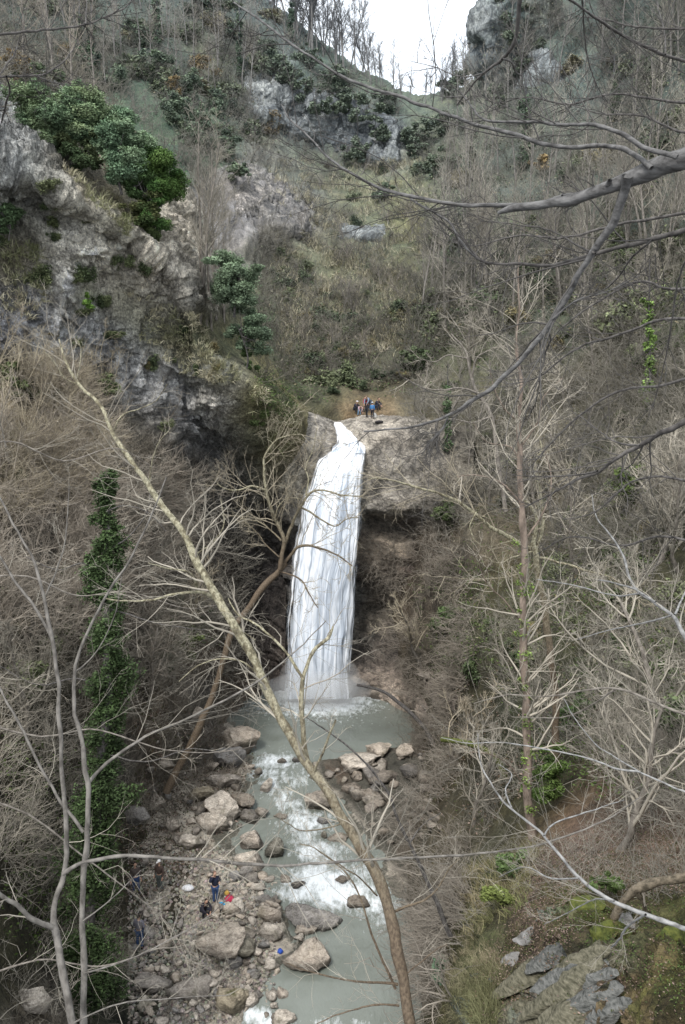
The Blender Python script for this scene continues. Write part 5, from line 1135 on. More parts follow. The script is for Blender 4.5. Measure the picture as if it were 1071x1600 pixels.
l4 = [pxc(L3([(836,860),(806,846),(770,826),(736,797),(700,776),(660,765),(610,750),(575,748)],6.5,1.6),28.5,27), pxc(L3([(834,850),(838,815),(832,795),(822,782)],6,3.6),28.5,28.3), pxc(L3([(838,860),(849,820),(845,770),(836,730),(845,700),(838,670)],5,1.4),28.5,29),
      pxc(L3([(842,870),(880,880),(920,893),(960,905),(1000,940)],3.5,1.4),28.4,27), pxc(L3([(832,862),(805,870),(780,880),(762,870),(770,855),(800,845)],2.6,1.2),28.4,28), pxc(L3([(745,800),(735,820),(740,840),(750,850)],2,1),27.6,27.4),pxc(L3([(838,880),(800,900),(740,905),(690,900)],2.6,1),28.4,27.6)]
o4, off4 = traced_tree('plane_tree', 'forked tree with mottled tan bark just right of the slender ivy clad tree', 'tree', [t4], l4, M_bark_plane, M_twig_tan, dict(n1=2.6, l1=.5, lmin=.6, lmax=2.4, r=.012, n2=5, n3=3))
evergreen(862,1215,70,130,26.5,g(62,84,34),'dense dark green ivy mound round the feet of the two right bank trees','ivy_bush','ivy bush',n=11000,size=.045,trunk=False,colour2=g(76,98,44))
t5 = pxc([(790,800,6),(782,750,6),(776,700,6),(768,650,5.5),(745,612,5),(735,580,4),(728,550,3),(705,520,1.6)], 45, 45.5)
l5 = [pxc(L3([(750,615),(720,606),(690,610),(660,605),(632,590)],3,1),45,44), pxc(L3([(738,590),(745,560),(770,545),(800,540)],2.5,1),45,44), pxc(L3([(768,650),(740,660),(700,655),(670,670)],2.5,1),45,44), pxc(L3([(730,560),(700,555),(680,565),(655,560)],2,1),45,44)]
traced_tree('plane_tree', 'far pale tree with twisting limbs above the rock bulge right of the waterfall', 'tree', [t5], l5, M_bark_grey, M_twig_grey, dict(n1=1.2, l1=.5, lmin=1, lmax=3, r=.02, n2=4, n3=3))

# ivy clad column at the left
a = pxc([(132,1560,16),(140,1400,15),(154,1250,13),(168,1100,12),(165,950,10),(164,850,7),(168,770,5),(176,745,3)], 27, 28.5)
oi, offi = traced_tree('ivy_clad_tree', 'tall column of dark ivy standing left of the river bar', 'tree', [a], [pxc(L3([(166,800),(195,790),(230,800),(260,830)],2.2,.8),28,27.5), pxc(L3([(168,950),(200,960),(250,975),(330,985)],2.6,1),27.8,27), pxc(L3([(165,900),(130,880),(90,890),(40,870)],2.6,1),27.8,27.5), pxc(L3([(172,1180),(230,1190),(300,1170),(360,1180)],2.4,1),27.5,27), pxc(L3([(165,860),(200,840),(230,800),(235,760)],2.4,.8),28,28),pxc(L3([(170,1080),(120,1060),(60,1070),(0,1040)],2.6,1),27.6,27)], M_bark_dark, M_twig_grey, dict(n1=1.6, l1=.4, lmin=.5, lmax=1.8, r=.012, n2=4, n3=3))
for (t0, t1, n, rad) in [(.0, .30, 13000, .75), (.28, .52, 9000, .52), (.5, .74, 6500, .46), (.72, .95, 4000, .3)]: ivy_on(oi, offi, a, t0, t1, int(n * 2.1), .062, rad * .98, g(42, 58, 32))
# second brown trunk beside it
t6 = pxc([(245,1245,12),(300,1175,12),(335,1110,11),(352,1040,10)],43,44)

# forked grey tree right in front, left side
KR = .56
M_bark_fg = simple_mat('smooth_grey_bark', (0.075, 0.068, 0.06), (0.20, 0.185, 0.165), 13, stretch=(1, 1, .6), coord='World', dist=.006)
S1 = pxc([(118,1680,12),(113,1610,11),(104,1540,10.5),(90,1480,9.5),(83,1440,9),(88,1400,8),(100,1362,7.5),(104,1290,7),(97,1200,6),(91,1100,6),(86,1010,5.2),(72,950,4.6),(52,880,3.8),(25,825,3),(0,775,2.5),(-30,740,1.5)], 6.5, 8)
S2 = pxc([(128,1680,11),(129,1610,10),(132,1520,8.5),(129,1430,8),(134,1330,8),(137,1240,7.5),(130,1170,6.5),(117,1105,5.5),(119,1045,5),(140,980,4.2),(175,920,3.5),(205,870,3),(240,800,2.5),(258,745,1.6)], 6.7, 8.2)
ls = [pxc(L3([(136,1228),(170,1190),(230,1150),(300,1120),(370,1085),(420,1052),(470,1010),(510,970)],5,1.3),7.4,8.4), pxc(L3([(131,1300),(95,1252),(60,1190),(30,1130),(0,1075),(-30,1020)],4.6,2.4),7.2,7.5), pxc(L3([(82,1450),(50,1435),(20,1410),(-30,1385)],7.5,6),6.7,6.4),
      pxc(L3([(100,1365),(125,1350),(160,1341),(210,1337),(300,1342),(400,1350),(450,1352),(500,1349),(600,1342),(750,1334),(850,1318),(940,1285),(1000,1245)],6,1.8),6.9,6.6), pxc(L3([(86,1005),(55,950),(22,905),(-5,865),(-40,830)],4.2,3),7.6,7.8), pxc(L3([(72,930),(98,865),(106,805),(108,755)],2.8,1),7.8,8), pxc(L3([(0,540),(-10,600),(10,700)],1,1),8,8),
      pxc(L3([(118,1050),(150,1020),(180,960),(190,900)],2,1),7.9,8.2), pxc(L3([(132,1520),(200,1500),(280,1460),(340,1420),(400,1350)],2.6,1),6.9,7.2), pxc(L3([(130,1440),(180,1400),(220,1360)],2.2,1),7,7.2), pxc(L3([(112,1600),(180,1570),(260,1560),(360,1555)],2.4,1),6.6,6.8)]
traced_tree('grey_barked_tree', 'twin stemmed grey tree close by at the left with one long arching branch', 'tree', [S1, S2], ls, M_bark_fg, M_twig_grey, dict(n1=4.5, l1=.5, lmin=.2, lmax=.9, r=.0026, n2=4, n3=3))

# overhanging limb from the right
KR = .8
b1 = pxc([(1230,190,24),(1150,215,22),(1071,243,19),(1030,256,17),(985,272,16),(940,290,13),(890,306,10.5),(840,320,8.5),(800,333,7),(783,341,3.5)], 5, 5.8)
lr = [pxc([(982,272,11),(973,308,9),(956,350,8),(930,390,6.6),(902,430,6),(882,470,5.6),(842,530,5),(792,585,4.5),(742,625,4),(700,650,3),(640,668,2.2),(570,674,1.5)],5.3,6.4), pxc(L3([(955,282),(940,298),(905,302),(878,305)],5,4),5.35,5.7),
      pxc(L3([(1060,246),(1012,233),(966,206),(925,194),(880,195),(840,192),(800,190),(760,187),(738,170),(722,145)],5,1.2),5.1,6), pxc(L3([(1020,262),(985,238),(958,229),(930,227),(880,231),(820,215),(760,198),(700,180),(640,156),(560,130),(500,97),(440,57),(400,26),(365,3)],5,1.6),5.2,7),
      pxc(L3([(878,306),(845,318),(810,322),(760,320),(700,318),(640,306),(590,291),(545,268),(510,241),(480,211),(455,186),(440,165)],5,1.3),5.6,6.8), pxc(L3([(700,652),(690,672),(672,690),(660,712)],2,.8),6,6.2), pxc(L3([(862,500),(900,470),(950,455),(1000,430)],2.2,.8),5.8,5.6),
      pxc(L3([(640,308),(660,322),(700,345),(715,370),(738,398),(760,410)],2.2,2.2),6.4,6.2)]
traced_tree('overhanging_limb', 'thick broken ended grey limb reaching in from the right over the valley', 'tree limb', [b1], lr, M_bark_limb, M_twig_near, dict(n1=14, l1=.5, lmin=.2, lmax=1.2, r=.0042, n2=4, n3=3, onmain=False), parts='limb')
KR = .66
def spray(label, main, subs, mat, mt, r=.003, n1=9.0, Ya=5.5, Yb=6.5, lmax=.85, name='bare_branch', l1=.4, n2=4, n3=2):
    m = pxc(main, Ya, Yb); s = [pxc(q, Ya + .05, Yb) for q in subs]
    return traced_tree(name, label, 'branch', [m], s or [], mat, mt, dict(n1=n1, l1=l1, lmin=.12, lmax=lmax, r=r, n2=n2, n3=n3, onmain=True), parts='limb')
spray('long wavy branch dipping across the upper right below the broken limb', L3([(1140,338),(1071,360),(1020,375),(970,386),(930,396),(890,408),(860,415),(800,412),(762,411),(740,396),(722,370),(692,352),(660,322)],6.5,1.4), [L3([(930,396),(905,385),(860,360),(800,350),(750,345)],2.6,.8),L3([(1020,375),(990,400),(960,440),(930,458),(880,460)],2.6,.8)], M_bark_dark, M_twig_near)
spray('dark branch sloping down from the right edge at mid height', L3([(1150,610),(1071,659),(1035,678),(1000,696),(965,715),(934,737),(895,752),(858,772),(820,795)],8,1.4), [L3([(1000,696),(960,690),(920,660),(890,640)],3,.8),L3([(934,737),(900,742),(850,745),(800,742)],3,.8)], M_bark_dark, M_twig_near)
spray('dark curved branch hanging against the sky beside the crag', L3([(818,-60),(813,0),(808,52),(797,80),(782,95),(765,108),(750,120),(732,141),(715,165)],6,1.4), [L3([(785,92),(800,98),(806,112),(815,118)],2.4,1.4),L3([(755,115),(720,120),(680,105),(640,95)],1.6,.6)], M_bark_dark, M_twig_near, n1=3)
spray('thin dark branch falling from the top edge right of the crag', L3([(905,-40),(911,0),(913,40),(918,88),(934,136),(950,160)],2.6,.8), [], M_bark_dark, M_twig_near)
spray('straight dark branch slanting through the top right corner', L3([(840,-40),(900,5),(950,40),(1000,70),(1071,97),(1130,110)],2.5,4), [L3([(1040,85),(1038,50),(1028,10),(1020,-30)],2,1.4)], M_bark_dark, M_twig_near)
spray('thin branch entering from the upper right edge above the broken limb', L3([(1140,30),(1071,45),(1000,42),(940,30),(900,25)],3.2,.9), [], M_bark_dark, M_twig_near)
spray('thin drooping branch at the right edge below the limb', L3([(1130,360),(1078,400),(1060,440),(1050,500),(1040,560),(1020,640)],3,1), [L3([(1060,440),(1071,470)],1,1)], M_bark_dark, M_twig_near)
spray('whitish grey branch rising to the left from the lower right corner', L3([(1150,1478),(1071,1450),(1030,1436),(990,1421),(950,1403),(910,1376),(880,1342),(850,1306),(815,1276),(785,1250),(762,1216),(750,1190),(747,1145)],6.5,1.0), [L3([(1010,1428),(985,1445),(965,1470),(955,1480)],3,2),L3([(960,1408),(930,1405),(890,1425),(850,1445)],2.2,.9),L3([(850,1306),(870,1285),(930,1265),(975,1250)],2.2,.9),L3([(800,1262),(790,1235),(800,1210),(780,1195)],2,.8),L3([(905,1372),(860,1372),(820,1355),(780,1370)],2,.8)], M_bark_grey2, M_twig_grey, n1=4.5)
spray('pale thin branch coming from the right edge over the lower slope', L3([(1130,1262),(1071,1238),(1035,1222),(1000,1206),(965,1185),(934,1166),(901,1126),(880,1090)],2.8,.9), [L3([(1000,1206),(960,1200),(920,1185),(850,1170),(780,1160),(735,1162),(690,1152)],2.6,.9)], M_bark_grey2, M_twig_grey, Ya=8, Yb=9, n1=2.8)
spray('bare branch spreading left from the right edge above the thin pale one', L3([(1130,1128),(1071,1117),(1015,1094),(960,1075),(904,1080),(850,1088),(790,1086),(740,1100)],4.2,1), [L3([(960,1078),(930,1098),(890,1118),(850,1122),(800,1120)],2.4,.9)], M_bark_grey, M_twig_grey, Ya=9, Yb=10.5, n1=2.4)
spray('crooked pale branch at the right edge level with the foot of the fall', L3([(1120,1060),(1065,985),(1050,962),(1022,940),(1000,927),(985,903),(974,868),(955,835),(934,812),(924,772)],6,1.0), [L3([(1025,942),(990,920),(965,912),(932,905)],3,1.6),L3([(1055,960),(1075,920),(1110,890)],2.6,2),L3([(1000,927),(960,930),(900,915),(840,905)],2.4,.9),L3([(1050,962),(1000,975),(950,985),(900,1000)],2.4,.9)], M_bark_grey2, M_twig_grey, Ya=9.5, Yb=11, r=.004, n1=2.4, lmax=.9)
spray('dark branch crossing the top left corner', L3([(-60,62),(0,54),(60,48),(105,44),(140,36),(175,22),(200,8),(215,-20)],3.4,1), [L3([(133,38),(135,20),(136,-10)],1.6,1)], M_bark_dark, M_twig_near)
spray('twiggy branch at the left edge below the dark corner branch', L3([(-60,125),(0,121),(30,119),(65,117),(95,100),(112,80),(122,60)],3.2,1), [L3([(55,118),(80,128),(110,134)],1.6,.8),L3([(10,120),(15,140),(8,170),(3,190)],2.4,2)], M_bark_dark, M_twig_near)
spray('thin upright branch rising at the left edge', L3([(-60,200),(-20,150),(5,110),(25,80),(30,60)],3,1), [], M_bark_dark, M_twig_near)
spray('dead leaning stem with yellow lichen spots right of the leaning tree', L3([(705,1462),(690,1425),(672,1385),(655,1350),(640,1318),(624,1285),(605,1235),(560,1180),(500,1135),(478,1120)],6,1.2), [L3([(640,1318),(660,1290),(690,1270)],2,.8)], M_bark_dark, M_twig_brown, Ya=23, Yb=24, r=.008, lmax=1.4, n1=1.2, name='dead_stem')
spray('mossy fallen trunk lying over the right bank', L3([(690,1158),(715,1160),(745,1168),(770,1185),(790,1215),(800,1250)],6,9), [], M_moss, M_twig_brown, Ya=38, Yb=36, r=.01, lmax=1.4, n1=1, name='fallen_trunk')
spray('dark fallen trunk slanting over the right shore of the plunge pool', L3([(560,1072),(600,1080),(640,1110),(665,1140),(680,1165)],3,6), [], M_bark_dark, M_twig_brown, Ya=55, Yb=52, r=.016, lmax=2.5, n1=1, name='fallen_trunk')
spray('brown exposed root arching over the near right bank', [(1110,1362,11),(1071,1368,12),(1030,1380,10),(995,1394,12),(972,1414,9),(958,1436,9),(945,1470,5)], [L3([(995,1394),(1010,1420),(1015,1450)],6,3)], M_bark_dirt, M_twig_brown, Ya=12, Yb=12.3, r=.004, lmax=.3, n1=1, name='tree_root')
for (l, pts, r0, ya) in [
    ('thin dark branch running level under the broken end of the limb', [(1130,322),(1040,338),(960,352),(880,372),(810,368),(740,384),(690,372)], 3.2, 8),
    ('dark branch undulating from the right edge above the deep fork', [(1130,505),(1040,498),(970,522),(900,545),(840,590),(790,600)], 3.2, 8.5),
    ('fine dark branch just under the crag at the upper right', [(1130,165),(1040,158),(960,146),(890,162),(820,152),(770,168)], 2.8, 9),
    ('dark forked spray in front of the ivy clad tree at the right', [(1130,440),(1050,452),(1000,440),(930,474),(870,520),(850,560)], 3.2, 9),
    ('dark branch drooping toward the straight slender tree', [(1130,570),(1040,602),(970,610),(905,650),(850,705),(820,740)], 3.0, 9),
    ('long dark shoot rising from the right edge at fall height', [(1130,790),(1060,748),(990,752),(930,800),(880,812)], 3.0, 9),
    ('thin dark branch low on the right slope at pool height', [(1130,865),(1040,838),(970,852),(900,838),(850,858)], 2.8, 10),
    ('slender dark branch just above the broken limb', [(1130,215),(1060,205),(1000,180),(940,178),(880,160)], 2.6, 8)]:
    spray(l, L3(pts, r0 * 1.3, .9), [], M_bark_dark, M_twig_near, r=.0045, n1=8, Ya=ya, Yb=ya + 1.5, lmax=1.2)
for i, (l, pts, r0, ya) in enumerate([
    ('pale thin branch reaching right from the left edge above the twin stems', [(-60,700),(20,690),(100,720),(180,700),(240,730)], 2.4, 14),
    ('pale branch sagging from the left edge across the ivy column', [(-60,905),(40,900),(120,930),(200,925),(290,950),(340,945)], 2.6, 15),
    ('bare low branch across the lower left corner', [(-60,1540),(60,1500),(160,1510),(260,1480),(330,1500)], 2.6, 12),
    ('bare branch over the left bank pointing at the picnic', [(-60,1240),(40,1270),(120,1330),(200,1390),(260,1440),(310,1500)], 2.8, 12),
    ('thin pale branch low on the left crossing the ivy column', [(-60,1120),(60,1150),(150,1140),(250,1170),(340,1175),(400,1165)], 2.6, 15)]):
    spray(l, L3(pts, r0, .7), [], M_bark_grey, M_twig_grey, r=.006, n1=4, Ya=ya, Yb=ya + 1.5, lmax=1.6)
# more free standing bare trees between the camera and the far slopes
def mid_tree(px, py, kind, s, mt, mc, label, only=None):
    h = hit(px, py, only)
    if h: plant_trees([(h[0], h[1], px, py)], kind, s, s, mt, mc, label, None, lean=.1)
mid_tree(960,1330,'spread',.8,M_bark_grey,M_twig_grey,'bare spreading tree rooted in the leaf litter of the lower right bank')
mid_tree(740,1290,'spread',.75,M_bark_grey,M_twig_grey,'bare spreading tree on the right bank below the mossy fallen trunk')
mid_tree(700,1200,'spread',.9,M_bark_grey,M_twig_tan,'bare tan twigged tree above the right shore of the river')
mid_tree(1040,1180,'spread',.9,M_bark_grey,M_twig_grey,'bare grey tree at the right edge of the lower slope')
mid_tree(930,1060,'spread',1.0,M_bark_grey,M_twig_grey,'bare grey tree right of the forked mottled tree')
mid_tree(660,1040,'spread',1.0,M_bark_grey,M_twig_tan,'bare tan tree beside the dark hollow right of the waterfall')
mid_tree(1010,900,'spread',1.1,M_bark_grey,M_twig_grey,'bare grey tree at the right edge level with the waterfall')
mid_tree(60,1350,'spread',.8,M_bark_grey,M_twig_grey,'bare tree on the lower left bank behind the twin stemmed tree')
mid_tree(40,1150,'spread',.9,M_bark_grey,M_twig_grey,'bare tree at the left edge above the river bar')
mid_tree(230,1100,'spread',.9,M_bark_grey,M_twig_brown,'bare brown tree between the ivy column and the waterfall')
mid_tree(100,1000,'spread',.9,M_bark_grey,M_twig_grey,'bare grey tree on the brushy slope left of the ivy column')
mid_tree(300,1000,'spread',.9,M_bark_grey,M_twig_tan,'bare tan tree under the overhanging cliff')
mid_tree(250,1200,'spread',.7,M_bark_red,M_twig_brown,'low brown tree on the upper left bank')
mid_tree(180,900,'spread',.9,M_bark_grey,M_twig_grey,'bare grey tree just below the tan brush at the left')
for (x, y, a_, b_, Y, l, c) in [(690,1515,44,50,17,'blue green shrub at the foot of the near right bank',g(92,118,100)),(775,1400,80,60,20,'leafy green shrub at the edge of the near right bank',g(84,96,44)),(800,1350,60,44,22,'glossy light green shrub in front of the slender tree',g(76,98,56)),
        (905,1110,60,70,27,'dark green leafy bush right of the mottled trunk',g(54,76,38)),(700,960,50,50,50,'green leafy bush on the slope right of the hollow',g(72,92,56)),(1030,1060,60,70,28,'dark green bush at the right edge of the lower slope',g(54,72,36)),(945,1380,60,30,17,'low green plants on the leaf litter bank',g(72,92,48)),
        (650,560,60,40,82,'green shrub on the slope above the rock bulge',g(78,94,62)),(410,640,40,70,63,'green trailing shrub right of the cliff edge',g(84,100,56)),(700,800,40,40,60,'small green shrub in the brush of the right slope',g(80,96,60)),(170,600,40,40,50,'pale green bush under the cliff',g(88,100,70)),(20,590,50,60,44,'dull green bush under the left end of the cliff',g(84,96,64)),(280,1000,70,30,48,'green leafed bush under the overhang left of the fall',g(78,92,52)),(990,760,60,60,42,'green shrub in the brush near the right edge',g(74,92,44))]:
    h = hit(x, y + b_ * .4); Yh = (h[0][1] - .6) if h else Y
    c = c * .72
    evergreen(x, y, a_, b_, Yh, c, l, 'leafy_bush', 'bush', n=3500, size=.0026 * Yh + .01, clumps=16, trunk=False, colour2=c * 1.5)

# ------------------------------------------------------------------ people
def skin_mesh(name, J, E, sub=1):
    me = bpy.data.meshes.new(name); names = list(J); me.from_pydata([J[k][0] for k in names], [(names.index(a), names.index(b)) for a, b in E], [])
    o = bpy.data.objects.new(name, me); COL.objects.link(o)
    o.modifiers.new('s', 'SKIN'); m2 = o.modifiers.new('d', 'SUBSURF'); m2.levels = sub; m2.render_levels = sub
    for i, k in enumerate(names):
        r = J[k][1]; me.skin_vertices[0].data[i].radius = (r, r) if not isinstance(r, tuple) else r
        me.skin_vertices[0].data[i].use_root = (i == 0)
    dg = bpy.context.evaluated_depsgraph_get(); em = bpy.data.meshes.new_from_object(o.evaluated_get(dg))
    bpy.data.objects.remove(o); em.name = name; em.materials.clear(); return em
def ball(name, c, r, parent, mat):
    V, F = ICO2; V = V * np.array(r) + np.array(c); return link(name, mesh_np(name, V, F, smooth=True), mat, parent)
M_skin = flat_mat('skin', (.48, .30, .22))
CM = {}
def cm(c):
    if c not in CM: CM[c] = flat_mat('cloth_%d' % len(CM), srgb(c))
    return CM[c]
POSES = {
 'stand': dict(pelvis=(0,0,.92), chest=(0,.02,1.28), neck=(0,.03,1.46), head=(0,.01,1.62), shL=(.19,.02,1.38), elL=(.25,.04,1.12), haL=(.17,-.2,1.06), shR=(-.19,.02,1.38), elR=(-.25,.04,1.12), haR=(-.17,-.2,1.06), hiL=(.1,0,.86), knL=(.11,-.02,.48), foL=(.11,.02,.07), hiR=(-.1,0,.86), knR=(-.11,-.02,.48), foR=(-.12,.03,.07)),
 'relaxed': dict(pelvis=(0,0,.92), chest=(0,.02,1.28), neck=(0,.02,1.46), head=(0,-.01,1.62), shL=(.19,.02,1.38), elL=(.26,.04,1.1), haL=(.27,-.06,.86), shR=(-.19,.02,1.38), elR=(-.26,.04,1.1), haR=(-.26,-.08,.87), hiL=(.1,0,.86), knL=(.13,-.04,.48), foL=(.15,0,.07), hiR=(-.1,0,.86), knR=(-.11,0,.48), foR=(-.12,.06,.07)),
 'phone': dict(pelvis=(0,0,.92), chest=(0,.02,1.28), neck=(0,.02,1.46), head=(0,-.02,1.62), shL=(.19,.02,1.38), elL=(.25,-.02,1.14), haL=(.16,-.2,1.2), shR=(-.19,.02,1.38), elR=(-.34,-.14,1.34), haR=(-.12,-.1,1.6), hiL=(.1,0,.86), knL=(.1,-.02,.48), foL=(.1,.02,.07), hiR=(-.1,0,.86), knR=(-.08,0,.48), foR=(-.07,.04,.07)),
 'crouch': dict(pelvis=(0,.12,.36), chest=(0,-.06,.68), neck=(0,-.14,.84), head=(0,-.22,.97), shL=(.19,-.08,.78), elL=(.24,-.3,.58), haL=(.1,-.46,.42), shR=(-.19,-.08,.78), elR=(-.24,-.3,.58), haR=(-.1,-.46,.4), hiL=(.11,.08,.36), knL=(.2,-.3,.48), foL=(.16,-.12,.07), hiR=(-.11,.08,.36), knR=(-.2,-.3,.48), foR=(-.16,-.1,.07)),
 'bend': dict(pelvis=(0,.1,.86), chest=(0,-.22,1.08), neck=(0,-.38,1.14), head=(0,-.52,1.12), shL=(.19,-.3,1.1), elL=(.22,-.4,.84), haL=(.14,-.5,.6), shR=(-.19,-.3,1.1), elR=(-.22,-.4,.84), haR=(-.14,-.5,.58), hiL=(.1,.08,.84), knL=(.12,-.02,.46), foL=(.12,.06,.07), hiR=(-.1,.08,.84), knR=(-.14,.04,.46), foR=(-.16,.16,.07)),
}
def person(loc, rz, pose, scale, label, jacket, trousers, hair, cap=None, group=None, shoes=(40, 38, 38)):
    p = POSES[pose]; o = thing('person', label, 'person', loc, rz, group); o.scale = (scale,) * 3
    R = dict(pelvis=.115, chest=.125, neck=.052, head=.06, shL=.062, elL=.044, haL=.032, shR=.062, elR=.044, haR=.032, hiL=.085, knL=.056, foL=.042, hiR=.085, knR=.056, foR=.042)
    E = [('pelvis','chest'),('chest','neck'),('neck','head'),('chest','shL'),('shL','elL'),('elL','haL'),('chest','shR'),('shR','elR'),('elR','haR'),('pelvis','hiL'),('hiL','knL'),('knL','foL'),('pelvis','hiR'),('hiR','knR'),('knR','foR')]
    J = {k: (p[k], R[k]) for k in R}
    for s in 'LR':
        J['toe' + s] = ((p['fo' + s][0], p['fo' + s][1] - .16, .04), .035); E.append(('fo' + s, 'toe' + s))
    me = skin_mesh('body', J, E)
    # head, nose, ears and the five fingers of each hand joined to the body mesh
    Vs = [np.array([v.co[:] for v in me.vertices])]; Fs = [list(f.vertices) for f in me.polygons]
    def add(V, F):
        n = sum(len(q) for q in Vs); Vs.append(V); Fs.extend([[int(i) + n for i in f] for f in F])
    h = np.array(p['head']); V, F = ICO2; hv = V * np.array([.078, .098, .118]); hv[:, 1] += .02 * (hv[:, 2] < -.04); add(hv + h + np.array([0, 0, .02]), F)
    add(V * np.array([.014, .022, .02]) + h + np.array([0, -.1, 0]), F)
    for s in (-1, 1): add(V * np.array([.012, .02, .03]) + h + np.array([s * .08, .01, .01]), F)
    for s in 'LR':
        a = np.array(p['ha' + s]); d = unit(a - np.array(p['el' + s])); sd = unit(np.cross(d, [0, 0.3, 1]))
        add(V * .036 + a + d * .03, F)
        for k in range(4):
            b = a + d * .055 + sd * (k - 1.5) * .019; q = [b, b + d * .035, b + d * .06 + np.array([0, -.012, -.012]), b + d * .075 + np.array([0, -.03, -.03])]
            v_, f_ = tube_batch(np.array([q]), np.array([[.009, .009, .008, .006]]), 5); add(v_, f_)
        q = [a, a + sd * .035 + d * .02, a + sd * .045 + d * .05]; v_, f_ = tube_batch(np.array([q]), np.array([[.011, .01, .008]]), 5); add(v_, f_)
    body = bpy.data.meshes.new('body'); body.from_pydata(np.concatenate(Vs).tolist(), [], Fs); body.update()
    link('body', body, M_skin, o)
    def sub(keys, edges, grow_, name, col):
        JJ = {k: (J[k][0], J[k][1] * grow_ + .012) for k in keys}
        link(name, skin_mesh(name, JJ, edges), cm(col), o)
    mid = tuple((np.array(p['pelvis']) * .9 + np.array(p['chest']) * .1))
    J['hem'] = (mid, .125); wr = {}
    for s in 'LR':
        J['wr' + s] = (tuple(np.array(p['el' + s]) * .12 + np.array(p['ha' + s]) * .88), .036); J['an' + s] = (tuple(np.array(p['kn' + s]) * .08 + np.array(p['fo' + s]) * .92), .05)
    J['col'] = (tuple(np.array(p['chest']) * .2 + np.array(p['neck']) * .8), .055)
    sub(['chest','hem','col','shL','elL','wrL','shR','elR','wrR'], [('chest','hem'),('chest','col'),('chest','shL'),('shL','elL'),('elL','wrL'),('chest','shR'),('shR','elR'),('elR','wrR')], 1.2, 'jacket', jacket)
    sub(['pelvis','hiL','knL','anL','hiR','knR','anR'], [('pelvis','hiL'),('hiL','knL'),('knL','anL'),('pelvis','hiR'),('hiR','knR'),('knR','anR')], 1.12, 'trousers', trousers)
    for s in 'LR': ball('shoe', np.array(p['fo' + s]) + np.array([0, -.06, -.015]), (.052, .14, .05), o, cm(shoes))
    V, F = ICO2; keep = V.copy(); hv = V * np.array([.088, .108, .115]) + h + np.array([0, .022, .045]); ff = F[(V[F].mean(1) @ np.array([0, .75, .66])) > -.12]
    link('hair', mesh_np('hair', hv, ff, smooth=True), cm(hair), o)
    if cap:
        hv = V * np.array([.1, .118, .09]) + h + np.array([0, .01, .085]); ff = F[V[F].mean(1)[:, 2] > -.15]
        link('cap', mesh_np('cap', hv, ff, smooth=True), cm(cap), o); ball('cap_peak', h + np.array([0, -.13, .08]), (.07, .07, .012), o, cm(cap))
    return o
def put(px, py, only=None):
    h = hit(px, py, only or ['ground', 'cliff', 'hillside', 'waterfall_rock_face']); return h[0]
def sizep(loc, hpx, H=1.72): dep = proj(np.array(loc)[None])[2][0]; return hpx * dep / FPX / H
for (x, y, hp, rz, pose, l, j, t_, hr, cap) in [
    (219,1481,58,2.9,'stand','person in a grey jacket and blue jeans seen from behind on the gravel bar',(122,120,128),(60,84,122),(42,36,34),None),
    (250,1391,50,-.5,'relaxed','person in a white cap and brown patterned jacket by the left bank trees',(84,70,64),(88,94,92),(60,50,44),(226,224,220)),
    (213,1396,52,.4,'relaxed','person in a brown jacket and dark jeans partly behind a branch beside the ivy',(80,72,68),(50,68,104),(48,40,36),None),
    (337,1411,53,.6,'phone','person in a navy jacket and jeans holding a hand to the ear by the river',(36,40,58),(58,80,120),(120,96,84),None),
    (320,1431,50,.7,'crouch','person in a dark jacket crouching next to the coloured bags',(44,42,50),(44,46,56),(40,34,32),None)]:
    p = put(x, y); person(p - np.array([0, 0, .02]), rz, pose, sizep(p, hp), l, j, t_, hr, cap)
for (x, y, hp, rz, pose, l, j, t_, hr, cap) in [
    (556,644,27,.8,'crouch','person in a dark jacket and white cap crouching left above the waterfall',(48,48,62),(48,50,60),(40,34,32),(224,224,228)),
    (562,650,22,.3,'bend','person in pale blue jeans bending down in the group above the waterfall',(196,170,176),(128,160,190),(52,44,42),None),
    (582,654,25,2.6,'relaxed','child in a bright blue jacket and dark trousers standing at the right above the waterfall',(74,124,176),(42,42,50),(40,34,32),(206,214,222)),
    (573,652,22,-1.0,'bend','person in dark clothes bending beside the child in blue',(52,56,58),(48,50,54),(40,34,32),None),
    (577,642,30,-.7,'bend','person in a grey blue jacket leaning over at the top of the group',(126,138,156),(90,96,108),(52,46,44),None),
    (589,641,30,.9,'crouch','dark haired person in a black jacket squatting at the upper right of the group',(46,48,60),(60,62,72),(34,30,30),None),
    (572,643,24,.2,'relaxed','person in a red top behind the others above the waterfall',(168,48,70),(62,62,70),(44,36,34),None)]:
    p = put(x, y, ['hillside', 'waterfall_rock_face']); person(p, rz, pose, sizep(p, hp), l, j, t_, hr, cap)

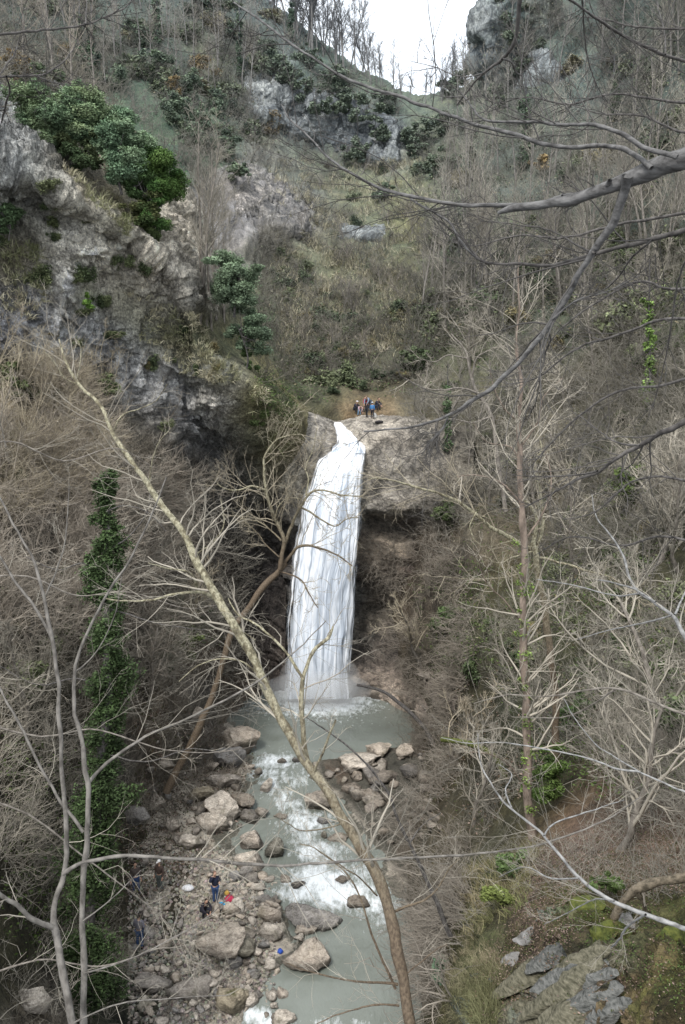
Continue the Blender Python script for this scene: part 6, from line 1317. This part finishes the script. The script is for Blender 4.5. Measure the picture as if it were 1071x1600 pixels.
# things the people brought
def bag(px, py, wp, hp, label, col, name='bag', cat='bag', seed=5, only=None, handle=True):
    p = put(px, py, only); dep = proj(p[None])[2][0]; rx = wp / 2 * dep / FPX; rz_ = hp / 2 * dep / FPX
    o = thing(name, label, cat, p)
    V, F = ICO2; V = V * np.array([rx, rx * .8, rz_]); V[:, 2] = np.maximum(V[:, 2], -rz_ * .7); V = V * (1 + .22 * fbm(V / rx * 2 + seed, 3))[:, None]; V[:, 2] += rz_ * .7
    link('body', mesh_np('body', V, F, smooth=True), cm(col), o)
    if handle:
        a_ = np.linspace(0, math.pi, 9); q = np.stack([np.cos(a_) * rx * .5, a_ * 0, rz_ * 1.4 + np.sin(a_) * rz_ * .7], 1)
        link('handle', tubes_mesh('handle', [(q, np.full(9, rx * .06), 5)]), cm(col), o)
    return o
bag(359,1409,15,12,'bright red bag on the stones beside the standing person in navy',(176,50,80))
bag(355,1398,8,8,'small yellow bag above the red bag',(196,160,84), seed=8)
bag(374,1414,12,8,'white crumpled plastic bag right of the red bag',(214,216,220), seed=9)
bag(359,1393,10,5,'small white bag above the yellow bag',(220,214,206), seed=10)
bag(294,1390,18,8,'flat white plastic sheet bundle on the gravel',(222,222,224), 'plastic_sheet', 'sheet', seed=11, handle=False)
bag(438,1489,9,8,'blue bag on the stone beside the largest rounded boulder',(52,84,170), seed=12)
bag(586,653,6,9,'white bag standing beside the child in blue',(222,220,214), seed=13, only=['hillside', 'waterfall_rock_face'])
bag(593,661,14,5,'dark bundle lying on the smooth rock above the waterfall',(46,44,46), 'bundle', 'bundle', seed=14, only=['hillside', 'waterfall_rock_face'], handle=False)
def bowl(px, py, wp, label, col):
    p = put(px, py); dep = proj(p[None])[2][0]; r = wp / 2 * dep / FPX; prof = np.array([(.02, .0), (.55, .0), (.85, .3), (1, .62), (1.06, .64), (.96, .58), (.8, .32), (.5, .06), (.02, .05)]) * r
    a_ = np.arange(24) * 2 * math.pi / 24; V = np.stack([prof[:, 0:1] * np.cos(a_), prof[:, 0:1] * np.sin(a_), np.repeat(prof[:, 1:2], 24, 1)], -1).reshape(-1, 3)
    i = np.arange(len(prof) * 24).reshape(len(prof), 24); F = np.stack([i[:-1], np.roll(i[:-1], -1, 1), np.roll(i[1:], -1, 1), i[1:]], -1).reshape(-1, 4)
    o = link('washing_bowl', mesh_np('washing_bowl', V, F, smooth=True), cm(col), loc=tuple(p + np.array([0, 0, .03]))); o.rotation_euler = (.5, .1, 0); tag(o, label, 'bowl')
bowl(346,1419,13,'bright blue plastic bowl on the stones left of the red bag',(40,150,200))
